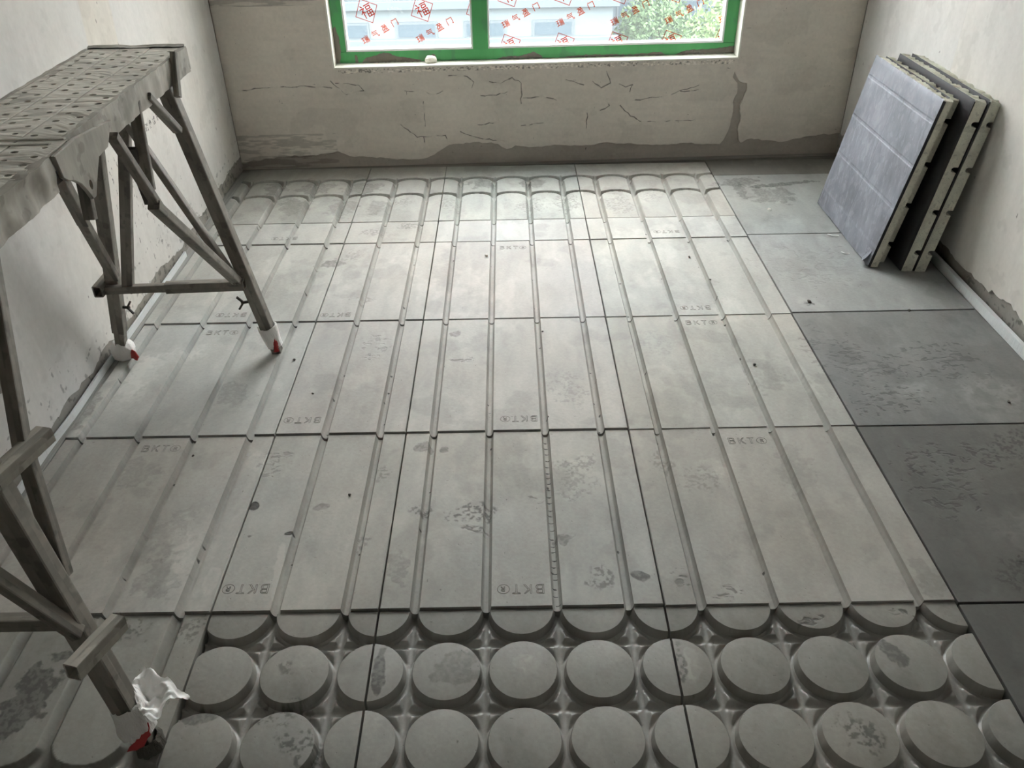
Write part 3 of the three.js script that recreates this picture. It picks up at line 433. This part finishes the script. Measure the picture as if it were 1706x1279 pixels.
part('deck', deckPlate(-1.036, -0.768, 0.62, 1.452, 0.908, 2), deckMat);
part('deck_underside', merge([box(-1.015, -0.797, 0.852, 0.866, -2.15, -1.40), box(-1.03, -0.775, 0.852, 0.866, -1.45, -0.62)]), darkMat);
part('side_rail', lumpyBox(-0.796, -0.788, 0.845, 0.902, 1.40, 2.16, 0.010), railMat);
part('side_rail', lumpyBox(-1.030, -1.022, 0.845, 0.902, 1.40, 2.16, 0.006), railMat);
part('side_rail', lumpyBox(-0.772, -0.763, 0.848, 0.908, 0.62, 1.36, 0.016), railMat);
part('side_rail', lumpyBox(-1.044, -1.036, 0.848, 0.908, 0.62, 1.452, 0.006), railMat);
part('end_plate', boxUV(box(-1.028, -0.786, 0.848, 0.900, -2.168, -2.158, 0.002)), railMat);
{ // lifted strip of sheet along the far end
  const s = new THREE.PlaneGeometry(0.236, 0.014, 30, 3), p = s.attributes.position; for (let i = 0; i < p.count; i++) { const x = p.getX(i), y = p.getY(i); p.setZ(i, 0.004 * Math.max(0, (y + 0.007) / 0.014) * (0.2 + fbm(x * 20, 4, 2)) + 0.003 * fbm(x * 40, y * 30, 2)); }
  s.computeVertexNormals(); const t = s.clone().translate(0, 0, -0.003); t.index.array.reverse(); part('lifted_strip', boxUV(merge([s, t]).rotateX(-Math.PI / 2).translate(-0.907, 0.9035, -2.158)), deckMat);
  part('lap_strip', boxUV(merge([box(-1.036, -0.775, 0.907, 0.911, -1.458, -1.448, 0.0015), box(-0.95, -0.79, 0.906, 0.910, -1.432, -1.422, 0.0015)])), deckMat);
}
{ // hinge plate hanging from the rail
  const pts = [[1.368, 0.906], [1.45, 0.909], [1.60, 0.895], [1.56, 0.858], [1.515, 0.855], [1.497, 0.838], [1.478, 0.818], [1.462, 0.80], [1.45, 0.80], [1.441, 0.816], [1.425, 0.838], [1.405, 0.852], [1.388, 0.858], [1.374, 0.868]];
  const hole = new THREE.Path(Array.from({ length: 14 }, (_, i) => new THREE.Vector2(1.455 + 0.006 * Math.cos(-i / 7 * Math.PI), 0.824 + 0.009 * Math.sin(-i / 7 * Math.PI)))), sh = shapeOf(pts); sh.holes.push(hole);
  part('hinge_plate', boxUV(toCreasedNormals(new THREE.ExtrudeGeometry(sh, { depth: 0.005, bevelEnabled: true, bevelSize: 0.0015, bevelThickness: 0.0015, bevelSegments: 1 }).rotateY(Math.PI / 2).translate(-0.762, 0, 0), 0.6)), railMat);
  part('hinge_pin', bar(V(-0.785, 0.824, 1.455), V(-0.758, 0.824, 1.455), 0.009, 0.009), darkMat);
}
const X1 = new THREE.Vector3(1, 0, 0), ZZ = new THREE.Vector3(0, 0, 1);
function leg(foot, top, cut) {
  const a = V(...foot), b = V(...top), mid = a.clone().lerp(b, cut), up = a.clone().lerp(b, cut + 0.2);
  part('leg', bar(mid, b, 0.036, 0.036, { wall: 0.003, r: 0.004 }), tubeMat);
  part('leg_extension', bar(a, up, 0.029, 0.029, { wall: 0.003, r: 0.003 }), tubeMat);
}
const F1 = [-1.19, 0.012, 2.165], T1 = [-1.005, 0.85, 2.06], F2 = [-0.722, 0.004, 2.182], T2 = [-0.822, 0.85, 2.06], F3 = [-0.657, 0.004, 0.862], T3 = [-0.815, 0.86, 0.962], F4 = [-1.19, 0.004, 0.862], T4 = [-1.0, 0.86, 0.962];
leg(F1, T1, 0.11); leg(F2, T2, 0.10); leg(F3, T3, 0.12); leg(F4, T4, 0.12);
const along = (f, t, y) => { const k = (y - f[1]) / (t[1] - f[1]); return V(f[0] + (t[0] - f[0]) * k, y, f[2] + (t[2] - f[2]) * k); };
// far end frame
{ const c1 = along(F1, T1, 0.268), c2 = along(F2, T2, 0.272), dz = new THREE.Vector3(0, 0, 0.03);
  const m1 = c1.clone().lerp(c2, 0.42).add(dz), a = c1.clone().lerp(c2, -0.05).add(dz), b = c2.clone().add(dz);
  part('crossbar', bar(m1, b, 0.026, 0.03, { side: ZZ, wall: 0.003 }), tubeMat);
  part('crossbar', bar(a, m1.clone().lerp(b, 0.1), 0.02, 0.023, { side: ZZ, wall: 0.003 }), tubeMat);
  part('tube_stub', bar(c1.clone().add(new THREE.Vector3(-0.022, 0.006, 0.055)), c1.clone().add(new THREE.Vector3(-0.022, 0.006, -0.03)), 0.026, 0.034, { wall: 0.004 }), tubeMat);
  part('brace', bar(V(-1.086, 0.258, 2.11), V(-0.935, 0.85, 2.11), 0.030, 0.022), tubeMat);                    // upright by the wall leg
  part('brace', bar(V(-0.767, 0.285, 2.10), V(-0.972, 0.80, 2.09), 0.024, 0.018, { side: ZZ }), tubeMat);      // diagonal in the frame
  part('brace', bar(V(-0.772, 0.276, 2.118), V(-0.775, 0.672, 1.727), 0.026, 0.022), tubeMat);                 // diagonal to the rail, telescoping
  part('brace', bar(V(-0.775, 0.64, 1.76), V(-0.775, 0.856, 1.63), 0.020, 0.018), tubeMat);
  part('brace', bar(V(-1.115, 0.30, 2.116), V(-1.07, 0.567, 1.953), 0.024, 0.024), tubeMat);
  part('brace', bar(V(-1.066, 0.535, 1.96), V(-0.99, 0.83, 1.75), 0.028, 0.026), tubeMat);
  part('brace', bar(V(-0.79, 0.749, 1.997), V(-0.79, 0.866, 1.868), 0.022, 0.016), tubeMat);
  part('stay', bar(V(-0.80, 0.875, 1.824), V(-0.80, 0.685, 1.783), 0.026, 0.014), tubeMat);
  part('stay', bar(V(-0.82, 0.778, 1.787), V(-0.82, 0.64, 1.815), 0.026, 0.012), darkMat);
  part('stay', bar(V(-0.780, 0.912, 2.060), V(-0.778, 0.822, 2.016), 0.014, 0.020), tubeMat);
  part('stay', bar(V(-0.80, 0.83, 1.52), V(-0.80, 0.738, 1.499), 0.022, 0.016), tubeMat);
}
// near end frame
{ const c3 = along(F3, T3, 0.292), c4 = along(F4, T4, 0.292);
  part('crossbar', bar(c3.clone().add(new THREE.Vector3(0, 0, -0.012)), c3.clone().lerp(c4, 0.4).add(new THREE.Vector3(0, 0, -0.012)), 0.022, 0.026, { side: ZZ, wall: 0.003 }), tubeMat);
  part('crossbar', bar(c3.clone().lerp(c4, 0.35).add(new THREE.Vector3(0, 0, -0.012)), c4.clone().add(new THREE.Vector3(0, 0, -0.012)), 0.028, 0.032, { side: ZZ, wall: 0.003 }), tubeMat);
  part('tube_stub', bar(V(-0.647, 0.292, 0.905), V(-0.677, 0.303, 0.80), 0.026, 0.03, { wall: 0.003 }), railMat);
  part('brace', bar(V(-0.70, 0.30, 0.876), V(-0.83, 0.62, 0.83), 0.026, 0.018, { side: ZZ }), tubeMat);
  part('brace', bar(V(-0.722, 0.375, 0.93), V(-0.748, 0.585, 1.0), 0.022, 0.022), tubeMat);
  part('brace', bar(V(-0.745, 0.575, 0.99), V(-0.812, 0.86, 1.21), 0.022, 0.022), tubeMat);
  part('link_bar', bar(V(-0.726, 0.585, 1.03), V(-0.753, 0.585, 0.915), 0.028, 0.026, { wall: 0.003 }), railMat);
  part('stay', bar(V(-0.82, 0.86, 1.17), V(-0.80, 0.64, 1.06), 0.018, 0.018), tubeMat);
}
// wing bolts that lock the leg extensions
function wingBolt(at, dir) {
  const list = [bar(at, at.clone().addScaledVector(dir, 0.026), 0.008, 0.008)], e = at.clone().addScaledVector(dir, 0.022);
  for (const s of [1, -1]) list.push(bar(e.clone().addScaledVector(dir, -0.003), e.clone().add(new THREE.Vector3(0, 0.02 * s, 0)).addScaledVector(dir, 0.012), 0.006, 0.008));
  part('wing_bolt', merge(list), darkMat);
}
wingBolt(along(F1, T1, 0.19).add(new THREE.Vector3(0.014, 0, 0)), new THREE.Vector3(1, 0, 0.2).normalize());
wingBolt(along(F2, T2, 0.20).add(new THREE.Vector3(-0.014, 0, 0.01)), new THREE.Vector3(-1, 0, 0.3).normalize());
// feet wrapped in plastic and tape
const flapMat = std({ color: col(250, 249, 246), roughness: 0.55, side: THREE.DoubleSide });
const wrapMat = new THREE.MeshPhysicalMaterial({ color: col(250, 248, 244), roughness: 0.9, transmission: 0.25, thickness: 0, bumpMap: puttyBump, bumpScale: 0.003, side: THREE.DoubleSide }), redMat = std({ color: col(170, 48, 48), roughness: 0.5 });
function lathe(profile, jag, seg = 40) { const g = new THREE.LatheGeometry(profile.map(([r, y]) => new THREE.Vector2(r, y)), seg), p = g.attributes.position; for (let i = 0; i < p.count; i++) { const x = p.getX(i), y = p.getY(i), z = p.getZ(i), a = Math.atan2(z, x), n = 1 + jag * (fbm(Math.cos(a) * 3 + 9, Math.sin(a) * 3 + y * 60 + 20, 3) - 0.5); p.setXYZ(i, x * n, y + jag * 0.008 * (fbm(a * 2 + 30, y * 50, 2) - 0.5), z * n); } g.computeVertexNormals(); return g; }
part('foot_wrap', lathe([[0.001, 0.002], [0.024, 0.002], [0.032, 0.012], [0.034, 0.024], [0.0335, 0.026], [0.035, 0.03], [0.034, 0.04], [0.029, 0.05], [0.022, 0.056], [0.021, 0.062], [0.015, 0.06]], 0.25).translate(-1.185, 0, -2.165), wrapMat);
part('wrap_flap', boxUV(blob([[0, 0], [0.02, -0.004], [0.03, 0.01], [0.022, 0.026], [0.012, 0.03], [0.004, 0.016]], 0.002, 0.008, 0.003).rotateY(-0.4).translate(-1.158, 0.01, -2.15)), redMat);
{ const a = V(...F2), b = V(...T2), at = a.clone().lerp(b, 0.03), to = a.clone().lerp(b, 0.115);
  const sleeve = (p, q, r0, r1, jag) => { const d = q.clone().sub(p), L = d.length(), g = lathe([[r0, 0], [r0 * 1.04, L * 0.3], [(r0 + r1) / 2, L * 0.6], [r1, L], [r1 * 0.85, L * 1.04]], jag); g.applyQuaternion(new THREE.Quaternion().setFromUnitVectors(new THREE.Vector3(0, 1, 0), d.normalize())).translate(p.x, p.y, p.z); return g; };
  part('foot_wrap', sleeve(at, to, 0.0235, 0.0285, 0.35), wrapMat);
  part('wrap_print', blob([[0, 0], [0.016, 0.003], [0.017, 0.03], [0.01, 0.045], [0.006, 0.02]], 0.001, 0.006, 0.006).translate(-0.724, 0.02, -2.152), redMat);
  const c = V(...F3), e = V(...T3);
  part('foot_wrap', sleeve(c.clone().lerp(e, 0.055), c.clone().lerp(e, 0.125), 0.029, 0.026, 0.5), wrapMat);
  // loose crumpled flap
  const f = new THREE.PlaneGeometry(0.10, 0.075, 26, 20), p = f.attributes.position;
  for (let i = 0; i < p.count; i++) { const x = p.getX(i), y = p.getY(i), k = 0.75 + 0.5 * fbm(y * 30 + 3, 9, 2); p.setXYZ(i, x * k, y * (0.6 + 0.7 * fbm(x * 30, 5, 2)), 0.05 * (fbm(x * 38 + y * 20, y * 30, 2) - 0.5) + 0.016 * (fbm(x * 120, y * 120, 2) - 0.5) - 4 * x * x); }
  f.computeVertexNormals();
  part('wrap_flap', boxUV(merge([f]).rotateX(-1.8).rotateY(-0.5).translate(-0.646, 0.112, -0.905)), flapMat);
  part('wrap_print', blob([[0.0, 0.0], [0.012, 0.004], [0.024, 0.02], [0.022, 0.04], [0.012, 0.062], [0.006, 0.06], [0.012, 0.036], [0.006, 0.02], [-0.014, 0.0]], 0.0015, 0.008, 0.003).rotateX(-0.75).rotateY(0.2).translate(-0.660, 0.046, -0.832), redMat);
  part('foot_cap', lathe([[0.001, 0], [0.02, 0.001], [0.024, 0.006], [0.023, 0.03], [0.016, 0.036]], 0.5).translate(-0.655, 0, -0.862), std({ color: col(86, 84, 76), roughness: 0.9, bumpMap: puttyBump, bumpScale: 0.004 }));
}

// ---------------------------------------------------------------- spare heating panels leaning on the right wall
const edgeTex = tex(512, 512, (u, v) => { const c = fbm(u * 14, v * 14, 4), s = fbm(u * 90, v * 90, 3), h = ss(0.66, 0.7, s), m = 0.88 + (c - 0.5) * 0.2 + (s - 0.5) * 0.10 - h * 0.12; return [m, m, m * 0.97]; });
const edgeMat = (r, g, b) => std({ color: col(r, g, b), map: edgeTex, bumpMap: metalBump, bumpScale: 0.002, roughness: 0.9 });
const foilTex = tex(1024, 1024, (u, v) => {
  const x = u, y = v, c = fbm(x * 5, y * 5, 4), s = fbm(x * 30 + y * 9, y * 14, 4), w = ss(0.6, 0.66, fbm(x * 13 + 6, y * 13 + 2, 5)), k = ss(0.66, 0.7, fbm(x * 60 + y * 20, y * 24, 3));
  let m = 0.84 + (c - 0.5) * 0.22 + (s - 0.5) * 0.14 + w * 0.07 + k * 0.08; for (let q = 0; q < 4; q++) { const d = Math.abs(y - (0.125 + 0.25 * q) - 0.008 * (c - 0.5)); m += 0.06 * (1 - ss(0.004, 0.016, d)) * ss(0.35, 0.6, fbm(x * 20, q * 7 + y * 40, 3)); } return [m, m * 1.0, m * 1.02];
});
const foilBump = tex(1024, 1024, (u, v) => { let h = 0.5 + (fbm(u * 6, v * 6, 3) - 0.5) * 0.4 + (fbm(u * 24, v * 24, 3) - 0.5) * 0.15; for (let q = 0; q < 4; q++) h -= 0.16 * (1 - ss(0.004, 0.014, Math.abs(v - (0.125 + 0.25 * q)))); h -= 0.06 * (1 - ss(0.003, 0.01, Math.abs(u - 0.5 + 0.02 * (v - 0.5)))); return [h, h, h]; }, false);
const foilMat = std({ color: col(144, 147, 154), map: foilTex, bumpMap: foilBump, bumpScale: 0.005, roughness: 0.5, metalness: 0.2 });
const blackMat = std({ color: col(44, 44, 50), map: edgeTex, roughness: 0.6 });
function board(label, x, z0, z1, T, H, lean, notched, mat, foilFace) {
  const b = group('heating_panel', [x, 0.0035, -z0]); b.rotation.z = -lean; tag(b, label, 'heating panel', 'spare panels leaning on the right wall');
  const D = z1 - z0, pts = [[0, 0], [T, 0]];
  if (notched) for (let k = 0; k < 4; k++) { const c = H * (0.125 + 0.25 * k), r = 0.0095; pts.push([T, c - r], [T - 0.012, c - r * 0.9]); for (let q = -3; q <= 3; q++) pts.push([T - 0.012 - 0.008 * Math.cos(q / 3 * 1.5), c + r * 0.9 * Math.sin(q / 3 * 1.5)]); pts.push([T - 0.012, c + r * 0.9], [T, c + r]); }
  pts.push([T, H], [0, H]);
  const g = new THREE.ExtrudeGeometry(shapeOf(pts.map(([a, c]) => [a, c])), { depth: D, steps: 90, bevelEnabled: false }).translate(0, 0, -D), p = g.attributes.position;
  for (let i = 0; i < p.count; i++) { const X = p.getX(i), Y = p.getY(i), Zc = p.getZ(i), e = notched ? 1 : 0.8; // the upper edge is broken and crumbly
    if (Y > H - 0.001) { p.setY(i, Y - 0.016 * e * Math.max(0, fbm(Zc * 75 + x * 99, X * 60 + 4, 4) - 0.38) * 2); p.setX(i, X + (X > T / 2 ? -1 : 1) * 0.008 * Math.max(0, fbm(Zc * 60, 17 + x * 31, 2) - 0.4) * 2); }
    else if (X > T - 0.001 && Y > 0.001) p.setX(i, X - 0.003 * Math.max(0, fbm(Zc * 30, Y * 30 + x * 50, 3) - 0.5)); }
  g.computeVertexNormals(); mesh('board_core', boxUV(toCreasedNormals(g, 0.6), 2), mat, b);
  const f = new THREE.PlaneGeometry(D, H, 60, 60), fp = f.attributes.position; for (let i = 0; i < fp.count; i++) { const a = fp.getX(i), c = fp.getY(i); fp.setZ(i, 0.0018 * (fbm(a * 9 + 3, c * 9 + x * 40, 3) - 0.5) - (Math.abs(a) > D / 2 - 1e-4 || Math.abs(c) > H / 2 - 1e-4 ? 0.002 : 0)); if (Math.abs(a) > D / 2 - 1e-4) fp.setX(i, a + 0.004 * (fbm(c * 22, x * 9, 2) - 0.5)); }
  f.computeVertexNormals(); const r2 = f.clone(); r2.translate(0, 0, -0.0035); r2.index.array.reverse();
  const foil = mesh('foil_backing', merge([f]).rotateY(-Math.PI / 2).translate(foilFace ? -0.0118 : -0.0058, H / 2, -D / 2), foilFace ? foilMat : blackMat, b);
  mesh('insulation_layer', boxUV(box(foilFace ? -0.010 : -0.0042, -0.0002, 0.001, H - 0.006, -D + 0.001, 0.0005)), blackMat, b);
  return b;
}
const cemG = [236, 234, 222], cemB = [176, 178, 170];
const front = board('spare panel with scuffed grey foil face, outermost of the leaning stack', 1.2875, 2.675, 3.255, 0.025, 0.595, 0.183, false, edgeMat(...cemG), true);
board('second leaning spare panel, set back behind the foil faced one', 1.3215, 2.715, 3.255, 0.03, 0.59, 0.183, true, edgeMat(222, 220, 206), false);
board('third leaning spare panel, its black back showing in the gap', 1.3835, 2.64, 3.24, 0.038, 0.60, 0.146, true, edgeMat(234, 234, 223), false);
board('innermost spare panel, resting its top against the right wall', 1.4285, 2.635, 3.235, 0.038, 0.60, 0.146, true, edgeMat(234, 234, 223), false);
{ // peeled corner of the foil
  const s = new THREE.PlaneGeometry(0.05, 0.05, 14, 14), p = s.attributes.position;
  for (let i = 0; i < p.count; i++) { const a = p.getX(i) + 0.025, c = p.getY(i) + 0.025, k = Math.max(0, 1 - (a + c) / 0.06); p.setXYZ(i, a * (1 - 0.3 * (c / 0.05)), c, -0.002 + k * k * 0.03); }
  s.computeVertexNormals(); const t = s.clone().translate(0, 0, -0.001); t.index.array.reverse();
  const m = mesh('peeled_corner', merge([s, t]).rotateY(-Math.PI / 2), foilMat, front); m.position.set(-0.014, 0.006, -0.012); m.rotation.x = 0; m.scale.z = -1; m.rotation.y = 0;
  m.geometry.scale(1, 1, 1); }

// ---------------------------------------------------------------- bits lying on the floor
function shaving(label, x, z, L, turn, bend, w) {
  const n = 14, list = [], c = new THREE.CatmullRomCurve3(Array.from({ length: 7 }, (_, i) => { const t = i / 6 - 0.5; return new THREE.Vector3(t * L, 0.003 + 0.004 * Math.abs(t), bend * (0.25 - t * t)); }));
  const g = new THREE.TubeGeometry(c, n, w, 6, false), p = g.attributes.position; for (let i = 0; i < p.count; i++) { const k = 1 - Math.pow(Math.abs(p.getX(i)) / (L * 0.52), 2.5); p.setZ(i, p.getZ(i)); p.setY(i, Math.max(0.0008, 0.003 + (p.getY(i) - 0.003) * Math.max(0.2, k) * 0.6)); }
  g.computeVertexNormals(); const m = mesh('plaster_shaving', g, std({ color: col(214, 216, 212), roughness: 0.7 })); m.position.set(x, 0.002, -z); m.rotation.y = turn; tag(m, label, 'plaster shaving'); return m;
}
shaving('thin curled white shaving on the floor seam left of the leaning panels', 1.243, 2.945, 0.042, -0.35, 0.03, 0.0028);
shaving('shorter curved white shaving near the peeled foil corner of the front panel', 1.237, 2.79, 0.03, -0.5, 0.03, 0.0028);
function crumb(name, label, x, z, s, mat, grp, y = 0) {
  const g = new THREE.IcosahedronGeometry(1, 1), p = g.attributes.position; for (let i = 0; i < p.count; i++) { const n = 0.7 + 0.6 * vn(p.getX(i) * 3 + x * 90, p.getY(i) * 3 + p.getZ(i) * 5 + z * 70); p.setXYZ(i, p.getX(i) * n * s * 1.3, p.getY(i) * n * s * 0.7, p.getZ(i) * n * s); }
  g.computeVertexNormals(); const m = mesh(name, g, mat); m.position.set(x, y + s * 0.45, -z); m.rotation.y = x * 40; tag(m, label, 'crumb', grp); return m;
}
const whiteCrumb = std({ color: col(214, 212, 204), roughness: 0.9 }), darkCrumb = std({ color: col(84, 80, 74), roughness: 0.95 });
crumb('plaster_crumb', 'white plaster crumb on the panel beside the leaning stack, near the back wall', 1.065, 3.2, 0.007, whiteCrumb, null, 0.001);
crumb('plaster_crumb', 'small white pebble on a pale grooved panel near the middle of the far floor', -0.087, 2.82, 0.006, whiteCrumb, null, 0.003);
for (const [x, z, s, l] of [[-0.66, 2.13, 0.004, 'dark crumb just right of the taped foot of the far bench leg'], [-0.57, 1.95, 0.003, 'tiny dark crumb on the third panel row, ahead of the upside-down lettering left of centre'], [-0.83, 1.68, 0.003, 'tiny dark crumb on the left panel right of the upright lettering'], [0.72, 2.06, 0.004, 'dark crumb on the right grooved panel near its outermost groove'], [0.1, 2.27, 0.003, 'tiny dark crumb near the top of the middle panel of the third row'], [0.66, 2.78, 0.004, 'dark crumb on the far right grooved panel in front of the cut strip'], [0.70, 2.6, 0.003, 'tiny dark crumb above the upside-down lettering on the far right grooved panel'], [1.37, 1.85, 0.004, 'dark crumb on the pitted plain panel close to the right wall'], [1.3, 2.36, 0.005, 'dark crumb on the seam of the plain panels in front of the leaning stack'], [0.995, 2.43, 0.006, 'dark chip at the corner of the light plain panel beside the seam'], [-0.4, 1.52, 0.003, 'tiny dark crumb right of the round dark pit in the floor']]) crumb('mortar_crumb', l, x, z, s, darkCrumb, null, 0.003);

// ---------------------------------------------------------------- outside, several floors below
const yard = structure(mesh('ground', new THREE.BoxGeometry(160, 0.4, 160).translate(10, -14.2, -70), matte({ color: col(78, 81, 78) })));
function block(label, x0, x1, zf, top, mat, ledges, rows) {
  const g = group('apartment_building', [(x0 + x1) / 2, -14, -zf]); tag(g, label, 'building');
  const w = x1 - x0; mesh('wall', box(-w / 2, w / 2, 0, top + 14, -8, 0), mat, g);
  const lm = matte({ color: col(84, 90, 95) }), wm = matte({ color: col(66, 76, 84) });
  for (const y of ledges) mesh('ledge', box(-w / 2 - 0.2, w / 2 + 0.2, y + 14, y + 14.28, 0, 0.25, 0.03), lm, g);
  for (const [y, h] of rows) for (let x = -w / 2 + 0.8; x < w / 2 - 1.4; x += 2.3) { const f = mesh('window', box(x, x + 1.4, y + 14, y + 14 + h, 0.0, 0.06), lm, g), p = new THREE.Mesh(box(x + 0.08, x + 1.32, y + 14.08, y + 14 + h - 0.08, 0.05, 0.075), wm); p.name = 'pane'; f.add(p); }
  return g;
}
block('pale apartment block with projecting ledges, seen through the left window pane', -16, 3.6, 30, 4, matte({ color: col(100, 107, 111) }), [-3.0, -4.15, -5.35, -6.3], [[-3.9, 0.6], [-5.1, 0.55], [-6.1, 0.5]]);
block('lower grey block with a flat roof behind the trees, right of the pale one', 4.1, 9.2, 39.5, -5.2, matte({ color: col(80, 88, 95) }), [-5.35, -7.0], [[-6.6, 0.9]]);
function tree(label, x, zf, y, R, c) {
  const t = group('tree', [x, -14, -zf]); tag(t, label, 'tree');
  mesh('trunk', new THREE.CylinderGeometry(0.12, 0.22, y + 14, 10).translate(0, (y + 14) / 2, 0), matte({ color: col(80, 70, 58) }), t);
  const P = [], n = 4200, v = new THREE.Vector3();
  for (let i = 0; i < n; i++) {
    do v.set(rr(-1, 1), rr(-1, 1), rr(-1, 1)); while (v.length() > 1 || v.length() < 0.35); v.multiplyScalar(R * (0.8 + 0.4 * vn(v.x * 3 + 9, v.y * 3 + v.z * 3 + 20))); v.y = v.y * 0.8 + y + 14;
    const a = new THREE.Vector3(rr(-1, 1), rr(-1, 1), rr(-1, 1)).normalize().multiplyScalar(0.085), b = new THREE.Vector3(rr(-1, 1), rr(-1, 1), rr(-1, 1)).normalize().multiplyScalar(0.06);
    const A = v.clone().sub(a), B = v.clone().add(b), C = v.clone().add(a), D = v.clone().sub(b); for (const q of [A, B, C, A, C, D]) P.push(q.x, q.y, q.z);
  }
  const g = new THREE.BufferGeometry(); g.setAttribute('position', new THREE.Float32BufferAttribute(P, 3)); g.computeVertexNormals();
  mesh('crown', g, matte({ color: c, side: THREE.DoubleSide }), t).userData.kind = 'stuff';
}
tree('light green tree outside, seen at the right edge of the right pane', 7.4, 27.5, -4.6, 1.7, col(98, 116, 78));
tree('mid green tree outside, left of the light green one', 5.6, 33, -5.6, 1.5, col(88, 106, 78));
tree('darker bushy tree outside, below and between the other two', 5.3, 24.5, -5.0, 1.1, col(82, 102, 72));

renderer.render(scene, camera);
